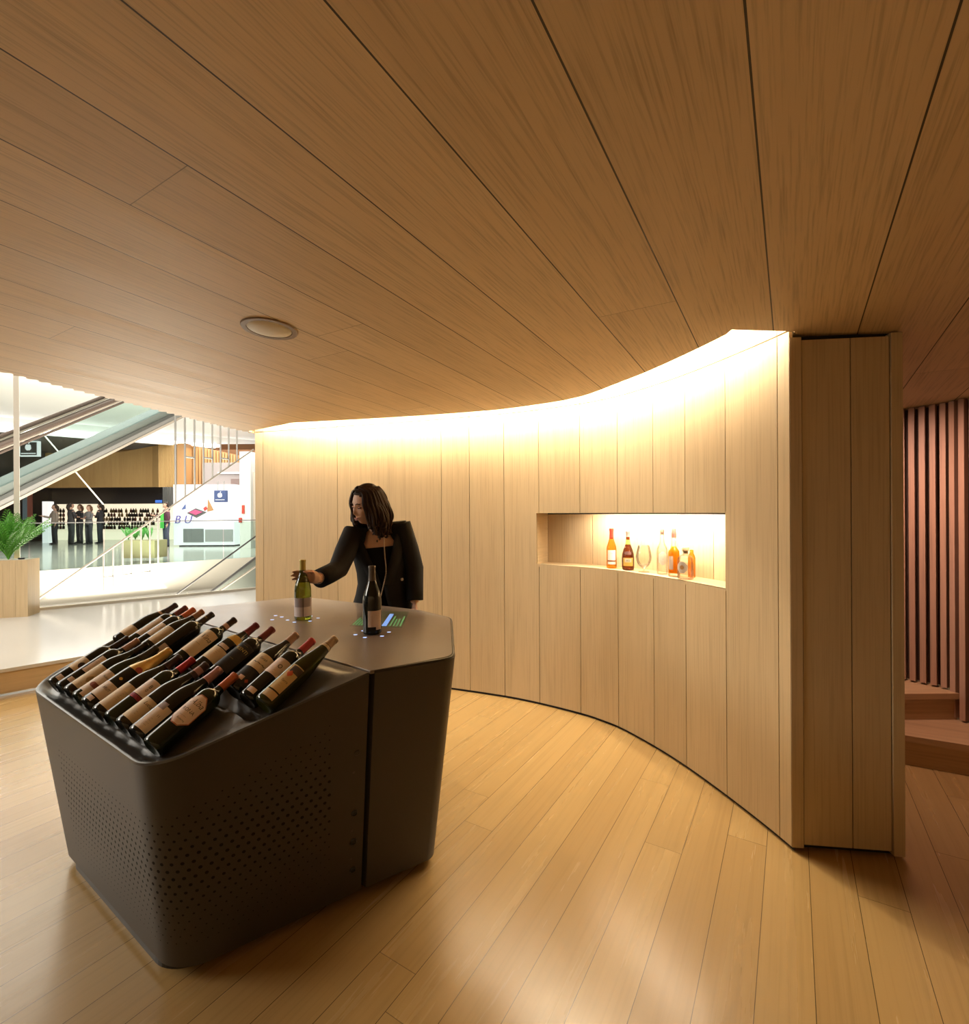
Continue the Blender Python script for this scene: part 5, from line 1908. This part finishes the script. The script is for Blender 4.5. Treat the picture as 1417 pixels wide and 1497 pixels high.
def logo_mesh(parent, scale, mat):
    """bitten fruit with a leaf, flat relief"""
    bm = bmesh.new()
    def outline(t):
        a = 2 * math.pi * t
        x = math.sin(a) * (.46 + .03 * math.cos(2 * a)); y = -math.cos(a) * .46
        y += .07 * math.exp(-(x / .12) ** 2) * (-1 if y > 0 else 1)
        if y < 0: x *= 1 - .22 * (-y / .46) ** 2
        return x, y
    pts = [outline(i / 72) for i in range(72)]
    # the bite on the right side
    bx, by, br = .56, .08, .20
    res = []
    for x, y in pts:
        d = math.hypot(x - bx, y - by)
        if d < br:
            if d < 1e-6: d = 1e-6
            x, y = bx + (x - bx) / d * br, by + (y - by) / d * br
        res.append((x, y))
    mb = MB()
    mb.add([(x * scale, 0, y * scale) for x, y in res] + [(x * scale, -.012, y * scale) for x, y in res],
           [tuple(range(72)), tuple(range(143, 71, -1))] + [(i, (i + 1) % 72, 72 + (i + 1) % 72, 72 + i) for i in range(72)])
    lf = [(.02 + .0, .50), (.05, .62), (.16, .74), (.20, .72), (.17, .60), (.06, .51)]
    n = len(lf)
    mb.add([(x * scale, 0, y * scale) for x, y in lf] + [(x * scale, -.012, y * scale) for x, y in lf],
           [tuple(range(n)), tuple(range(2 * n - 1, n - 1, -1))] + [(i, (i + 1) % n, n + (i + 1) % n, n + i) for i in range(n)])
    return mb.build('logo', mat, parent)


def logo_sign(px0, px1, py0, py1, Y, face, label, border):
    a, b = at(px0, py1, Y), at(px1, py0, Y)
    c = (a + b) / 2; w, h = b.x - a.x, b.z - a.z
    e = empty('logo_sign', tuple(c), label, 'sign')
    mb = MB(); mb.box((0, 0, 0), (w, .12, h)); mb.build('sign_box', M['glow_soft'] if border else face, e)
    k = .84 if border else .98
    mb = MB(); mb.box((0, -.065, 0), (w * k, .02, h * k)); mb.build('face', face, e)
    o = logo_mesh(e, h * .46, M['glow_soft']); o.location = (0, -.078, h * .08)
    mb = MB()
    for i in range(16): mb.box((-w * .36 + i * w * .048, -.078, -h * .31), (w * .030, .012, h * .06))
    mb.build('lettering', M['glow_soft'], e)
    if not border:
        mb = MB()
        for x in (-.25, .25): mb.box((x * w, 0, h * .5 + .17), (.02, .02, .36))
        mb.build('hanger', M['steel'], e)
    return e


logo_sign(30, 58, 645, 667.5, 20.0, colmat('sign_grey', (.17, .17, .18)), 'square backlit logo sign with white border hanging over the dark store', True)

# ---- white store with pictures
ws = empty('white_store', tuple(at(300, 797, 18.7)), 'white store front with colourful device pictures and a grey window', 'shop')
SO = ws.location.copy(); shop = ws
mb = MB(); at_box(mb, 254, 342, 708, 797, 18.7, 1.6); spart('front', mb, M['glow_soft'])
mb = MB(); at_box(mb, 268, 297, 773, 793, 18.66, .05); spart('grey_window', mb, colmat('window_grey', (.20, .205, .205), .3))
mb = MB(); at_box(mb, 300, 340, 774, 792, 18.66, .05); spart('lower_panel', mb, colmat('panel_white', (.34, .34, .34), .5))
def shape(px, Y, pts, name, mat):
    mb = MB(); n = len(pts)
    f = [at(x, y, Y) for x, y in pts]
    mb.add(f + [p + V3(0, .03, 0) for p in f], [tuple(range(n)), tuple(range(2 * n - 1, n - 1, -1))] + [(i, (i + 1) % n, n + (i + 1) % n, n + i) for i in range(n)])
    return spart(name, mb, mat)
shape(0, 18.66, [(273, 750), (286, 743), (302, 749), (287, 757)], 'picture', colmat('pic_grey', (.10, .11, .11)))
shape(0, 18.64, [(276, 749), (285, 745), (296, 748.5), (286, 753)], 'picture', colmat('pic_pink', (.50, .09, .22)))
shape(0, 18.64, [(297, 743), (301, 740), (303, 744), (299, 747)], 'picture', colmat('pic_red', (.50, .06, .05)))
shape(0, 18.66, [(304, 730), (312, 746), (303, 748)], 'picture', colmat('pic_tan', (.40, .22, .09)))
shape(0, 18.66, [(265, 745), (271, 737), (271, 744)], 'picture', colmat('pic_blue', (.08, .13, .32)))
cu = bpy.data.curves.new('lettering', 'FONT'); cu.body = 'B U'; cu.size = .42; cu.extrude = .01; cu.shear = .25; cu.resolution_u = 3
lo = link('lettering', cu)
dg = bpy.context.evaluated_depsgraph_get()
me_ = bpy.data.meshes.new_from_object(lo.evaluated_get(dg))
bpy.data.objects.remove(lo); bpy.data.curves.remove(cu)
me_.materials.clear(); me_.materials.append(colmat('letter_violet', (.10, .10, .34)))
lo = link('lettering', me_, ws)
q = at(254.5, 765, 18.63); lo.location = q - SO; lo.rotation_euler = (math.pi / 2, 0, 0)
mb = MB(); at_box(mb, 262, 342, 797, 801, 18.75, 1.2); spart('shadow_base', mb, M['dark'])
logo_sign(314.5, 332, 717, 734, 18.60, colmat('sign_blue', (.05, .08, .20)), 'small blue-grey logo sign hanging in front of the white store', False)
ws2 = empty('white_pillar', tuple(at(360, 800, 17.5)), 'white pillar with red lettering strip beside the dark doorway', 'pillar')
SO = ws2.location.copy(); shop = ws2
mb = MB(); at_box(mb, 351, 366, 660, 803, 17.5, .8); spart('shaft', mb, M['white'])
mb = MB(); at_box(mb, 353.5, 357, 738.5, 751, 17.46, .05); spart('red_lettering', mb, colmat('red_letter', (.50, .06, .04)))
mb = MB(); at_box(mb, 349, 353, 757, 764, 17.45, .05); spart('red_badge', mb, colmat('red_letter', (.50, .06, .04)))
mb = MB(); at_box(mb, 366.5, 373, 690, 790, 17.7, .1); spart('poster_strip', mb, colmat('poster_cream', (.72, .62, .55)))
dw = empty('dark_doorway', tuple(at(346, 800, 19.5)), 'dark brown doorway between white store and white pillar', 'doorway')
SO = dw.location.copy(); shop = dw
mb = MB(); at_box(mb, 338, 353, 700, 798, 19.6, .3); spart('opening', mb, colmat('door_brown', (.16, .11, .10), .5))
mb = MB(); at_box(mb, 296, 372, 676, 709, 20.0, .3); spart('soffit', mb, colmat('soffit_mauve', (.30, .26, .25), .6))
mb = MB(); at_box(mb, 318, 352, 690, 692.5, 19.9, .1); spart('light_line', mb, M['glow_soft'])

# ---- far balustrade of glass along the atrium edge
fb_ = empty('glass_balustrade', tuple((*(E0 + MX * 9), MZ)), 'clear glass balustrade along the far edge of the atrium', 'balustrade')
SO = fb_.location.copy(); shop = fb_
for i in range(-4, 9):
    a, b = E0 + MX * (9 + i * 1.3), E0 + MX * (9 + i * 1.3 + 1.27)
    mb = MB(); mb.prism([(p.x, p.y) for p in (a, b, b + kx * .015, a + kx * .015)], MZ, MZ + 1.02); spart('panel', mb, M['pane_green'])
a, b = E0 + MX * 3.8, E0 + MX * 20.7
mb = MB(); mb.tube([(a.x, a.y, MZ + 1.05), (b.x, b.y, MZ + 1.05)], .011, 8); spart('handrail', mb, colmat('rail_dark', (.05, .05, .05), .4))

# ---- near glass partition: sill, panes, posts
gp = empty('glass_partition', tuple((*GL0, MZ)), 'tall clear glass partition on a low beige sill in front of the escalators', 'partition')
SO = gp.location.copy(); shop = gp
gd = (GL1 - GL0).normalized(); gn = Vector((-gd.y, gd.x))
mb = MB(); mb.prism([(p.x, p.y) for p in (GL0, GL1, GL1 + gn * .05, GL0 + gn * .05)], MZ, MZ + .035); spart('sill', mb, colmat('sill_beige', (.55, .50, .42), .5))
px_post = 24.5
kpost = (px_post - CXP) / FPX
tpost = (kpost * GL0.y - GL0.x) / (gd.x - kpost * gd.y)
for k in (-1, 0, 1):
    p = GL0 + gd * (tpost + k * 4.4) + gn * .02
    if k != 0: continue
    mb = MB(); mb.box((p.x, p.y, (MZ + 3.6) / 2 + .1), (.052, .052, 3.4), math.atan2(gd.y, gd.x)); spart('post', mb, colmat('post_cream', (.72, .68, .62), .5))
for k in range(-2, 4):
    a, b = GL0 + gd * (tpost + k * 1.9 + .03), GL0 + gd * (tpost + k * 1.9 + 1.87)
    mb = MB(); mb.prism([(p.x, p.y) for p in (a + gn * .02, b + gn * .02, b + gn * .03, a + gn * .03)], MZ + .035, 3.6); spart('pane', mb, M['pane'])

# ---- the upper escalator crossing the opening
ESD = V3(.256, 1, .623)
def es(p, t): return p + ESD * t
esc = empty('escalator', (-7.6, 9.0, 2.2), 'glass-sided escalator with dark handrails rising across the atrium', 'escalator')
SO = esc.location.copy(); shop = esc
h0 = at(-60, 672.4, 7.4); 
hA = at(0, 652, 8.0)
dn = V3(ESD.y, -ESD.x, 0).normalized()    # sideways
for k, off_ in enumerate((0.0, .22)):
    pts = [es(hA + dn * off_ * -1.0 + V3(0, 0, .10 * k), t) for t in (-2.2, 0, 2, 4, 6)]
    mb = MB(); mb.tube(pts, .034, 10); spart('handrail', mb, colmat('handrail_brown', (.085, .060, .050), .5))
    mb = MB(); mb.tube([p + V3(0, 0, -.055) for p in pts], .020, 8); spart('handrail_profile', mb, colmat('profile_cream', (.34, .30, .26), .5))
    pts2 = [p + V3(0, 0, -.11) for p in pts]
    mb = MB(); mb.tube(pts2, .022, 8); spart('handrail_profile', mb, colmat('handrail_brown', (.085, .060, .050), .5))
a0, a1 = es(hA, -2.2), es(hA, 6)
mb = MB()
for o_ in (0, 1):
    pass
mb.add([a0 + V3(0, 0, -.72), a1 + V3(0, 0, -.72), a1 + V3(0, 0, -.12), a0 + V3(0, 0, -.12)] + [p + dn * -.012 for p in (a0 + V3(0, 0, -.72), a1 + V3(0, 0, -.72), a1 + V3(0, 0, -.12), a0 + V3(0, 0, -.12))],
       [(0, 1, 2, 3), (7, 6, 5, 4), (0, 4, 5, 1), (1, 5, 6, 2), (2, 6, 7, 3), (3, 7, 4, 0)])
spart('balustrade_glass', mb, M['pane_green'])
def band(z0, z1, d0, d1, name, mat):
    mb = MB()
    q = [a0 + V3(0, 0, z0) + dn * d0, a1 + V3(0, 0, z0) + dn * d0, a1 + V3(0, 0, z1) + dn * d0, a0 + V3(0, 0, z1) + dn * d0]
    r_ = [p + dn * (d1 - d0) for p in q]
    mb.add(q + r_, [(0, 1, 2, 3), (7, 6, 5, 4), (0, 4, 5, 1), (1, 5, 6, 2), (2, 6, 7, 3), (3, 7, 4, 0)])
    spart(name, mb, mat)
band(-.80, -.66, .03, -.06, 'skirting', colmat('skirt_green_grey', (.13, .155, .15), .6))
band(-.87, -.80, .05, -.08, 'skirting', colmat('skirt_dark', (.07, .075, .075), .5))
band(-.97, -.87, .03, -1.2, 'truss', colmat('truss_grey', (.22, .22, .22), .6))
band(-1.02, -.97, .04, -1.2, 'truss_edge', colmat('profile_cream', (.34, .30, .26), .5))

# ---- thin tension rod
mb = MB(); ra, rb = at(61, 632, 12.0), at(151, 737, 12.0)
mb.tube([V3(0, 0, 0), rb - ra], .016, 8)
o = mb.build('tension_rod', colmat('post_cream', (.72, .68, .62), .5), smooth=True); o.location = ra
tag(o, 'thin slanting metal rod crossing the far wood fascia', 'rod')

# ---- slanting white frame with posts
fr_ = empty('stair_frame', (-6.0, 6.7, .25), 'white slanting stair frame with upright posts and short crossbars', 'stair frame')
SO = fr_.location.copy(); shop = fr_
fA = at(51, 879, 6.62)
def f_at(px):
    k = (px - CXP) / FPX
    t = (k * fA.y - fA.x) / (ESD.x - k * ESD.y)
    return fA + ESD * t
cw = colmat('frame_white', (.28, .275, .27), .5)
mb = MB(); mb.tube([fA, f_at(371)], .016, 8); spart('stringer', mb, colmat('profile_cream', (.34, .30, .26), .5))
prev = None
for i, px in enumerate((257, 271, 285, 298, 311, 323, 335, 347)):
    p = f_at(px)
    mb = MB(); mb.box((p.x, p.y, (p.z + 3.25) / 2), (.026, .026, 3.25 - p.z), .3); spart('post', mb, cw)
    if i % 2 == 0 and i > 0:
        zz = 1.46 + .42 * p.y / 3.4 * .6 + .35
        mb = MB(); mb.tube([V3(prev.x, prev.y, zz), V3(p.x, p.y, zz)], .016, 6); spart('crossbar', mb, cw)
    prev = p
prev = None
for i, px in enumerate((151, 165, 179, 192, 206, 219, 231)):
    p = f_at(px)
    mb = MB(); mb.box((p.x, p.y, (p.z + .30) / 2), (.020, .020, p.z - .30), .3); spart('post', mb, cw)
    if i % 2 == 1:
        mb = MB(); mb.tube([V3(prev.x, prev.y, .50), V3(p.x, p.y, .50)], .014, 6); spart('crossbar', mb, M['steel'])
    prev = p

# ---- lower escalator, right
le = empty('escalator', (-4.4, 9.2, .5), 'lower escalator with grey handrail climbing at the glass partition beside the wooden wall', 'escalator')
SO = le.location.copy(); shop = le
p0, p1 = at(258, 869, 7.6), at(378, 781, 8.8)
mb = MB(); mb.tube([p0, p1], .014, 8); spart('handrail', mb, colmat('rail_grey', (.06, .06, .062), .5))
p0, p1, p2 = at(308, 866, 8.2), at(378, 812, 9.2), at(378, 858, 9.2)
mb = MB(); mb.tube([p0, p1], .022, 8); spart('handrail', mb, colmat('rail_grey', (.06, .06, .062), .5))
mb = MB(); mb.tube([p0 + V3(.12, 0, 0), p1 + V3(.1, 0, -.10)], .016, 8); spart('handrail_profile', mb, colmat('profile_cream', (.34, .30, .26), .5))
mb = MB(); d_ = V3(.01, .02, 0)
mb.add([p0, p2, p1, p0 + d_, p2 + d_, p1 + d_], [(0, 1, 2), (5, 4, 3), (0, 3, 4, 1), (1, 4, 5, 2), (2, 5, 3, 0)]); spart('side_panel', mb, colmat('panel_greygreen', (.12, .135, .12), .5))

# ---- planters
def palm(parent, base, n, L, spread, seed, mat_):
    random.seed(seed)
    for i in range(n):
        a = random.uniform(0, 2 * math.pi); lean = random.uniform(.15, spread); l = L * random.uniform(.75, 1.1)
        pts = []
        for k in range(9):
            t = k / 8
            r_ = lean * l * (t ** 1.3); z = l * t * (1 - .32 * lean * t)
            pts.append(V3(math.cos(a) * r_, math.sin(a) * r_, z))
        mb = MB(); mb.tube([base + p for p in pts], [.006 * (1 - .7 * k / 8) for k in range(9)], 5)
        sd2 = V3(-math.sin(a), math.cos(a), 0)
        for k in range(3, 18):
            t = k / 18
            q = pts[min(int(t * 8), 7)].lerp(pts[min(int(t * 8) + 1, 8)], t * 8 - int(t * 8)) + base
            tang = (pts[min(int(t * 8) + 1, 8)] - pts[int(t * 8)]).normalized()
            w = .115 * L / .6 * math.sin(math.pi * (.15 + .8 * t))
            for sg in (-1, 1):
                tip = q + sd2 * sg * w * .8 + tang * w * .8 + V3(0, 0, -.15 * w)
                m_ = q.lerp(tip, .5) + V3(0, 0, .02)
                wv = tang * .008
                mb.add([q, m_ - wv, tip, m_ + wv], [(0, 1, 2, 3)])
        mb.build('frond', mat_, parent)


M['leaf'] = plain('palm_leaf', (.10, .33, .035), .5)
M['leaf_far'] = plain('far_leaf', (.12, .38, .08), .5)
c0, c1 = onz(-52, 907, MZ), onz(40.5, 901.5, MZ)
pd = (c1 - c0); W_ = .60; yaw = math.atan2(pd.y, pd.x)
d2 = V3(pd.x, pd.y, 0).normalized(); n2 = V3(-d2.y, d2.x, 0)
pc = c1 - d2 * (W_ / 2) + n2 * .145
pl_ = empty('planter', (pc.x, pc.y, MZ), 'tall pale wooden planter box with a green palm on the white floor', 'planter')
HB = .69
for i in range(5):
    mb = MB(); mb.box((-.24 + i * .12, 0, HB / 2), (.1185, .28, HB), uvo=10. * (i + 70)); o = mb.build('board', M['oak_pale'], pl_); o.rotation_euler = (0, 0, yaw)
mb = MB(); mb.box((0, 0, HB - .004), (.57, .25, .012)); o = mb.build('soil', colmat('pebbles', (.55, .52, .48), .8), pl_); o.rotation_euler = (0, 0, yaw)
for q, sd_ in (((.06, -.02, HB), 5), ((-.14, .03, HB), 6)):
    v = Matrix.Rotation(yaw, 3, 'Z') @ V3(*q)
    palm(pl_, v, 34, .60, .80, sd_, M['leaf'])
mb = MB(); v = Matrix.Rotation(yaw, 3, 'Z') @ V3(.20, -.05, HB + .002); mb.lathe([(.03, 0), (.035, .02), (.0005, .022)], 12, c=tuple(v)); mb.build('uplight', M['black'], pl_)

fp_ = empty('planter', tuple(at(208, 816, 12.6)), 'long wooden planter with low green plants far behind the white posts', 'planter')
SO = fp_.location.copy(); shop = fp_
mb = MB(); at_box(mb, 180, 226, 790, 816, 12.6, .5, uvo=411.); spart('box', mb, M['oak_pale'])
for k, px in enumerate((188, 198, 208, 218)):
    palm(fp_, at(px, 790, 12.85) - SO, 9, .36, .6, 30 + k, M['leaf_far'])
shop = shop_keep
bpy.context.view_layer.update()
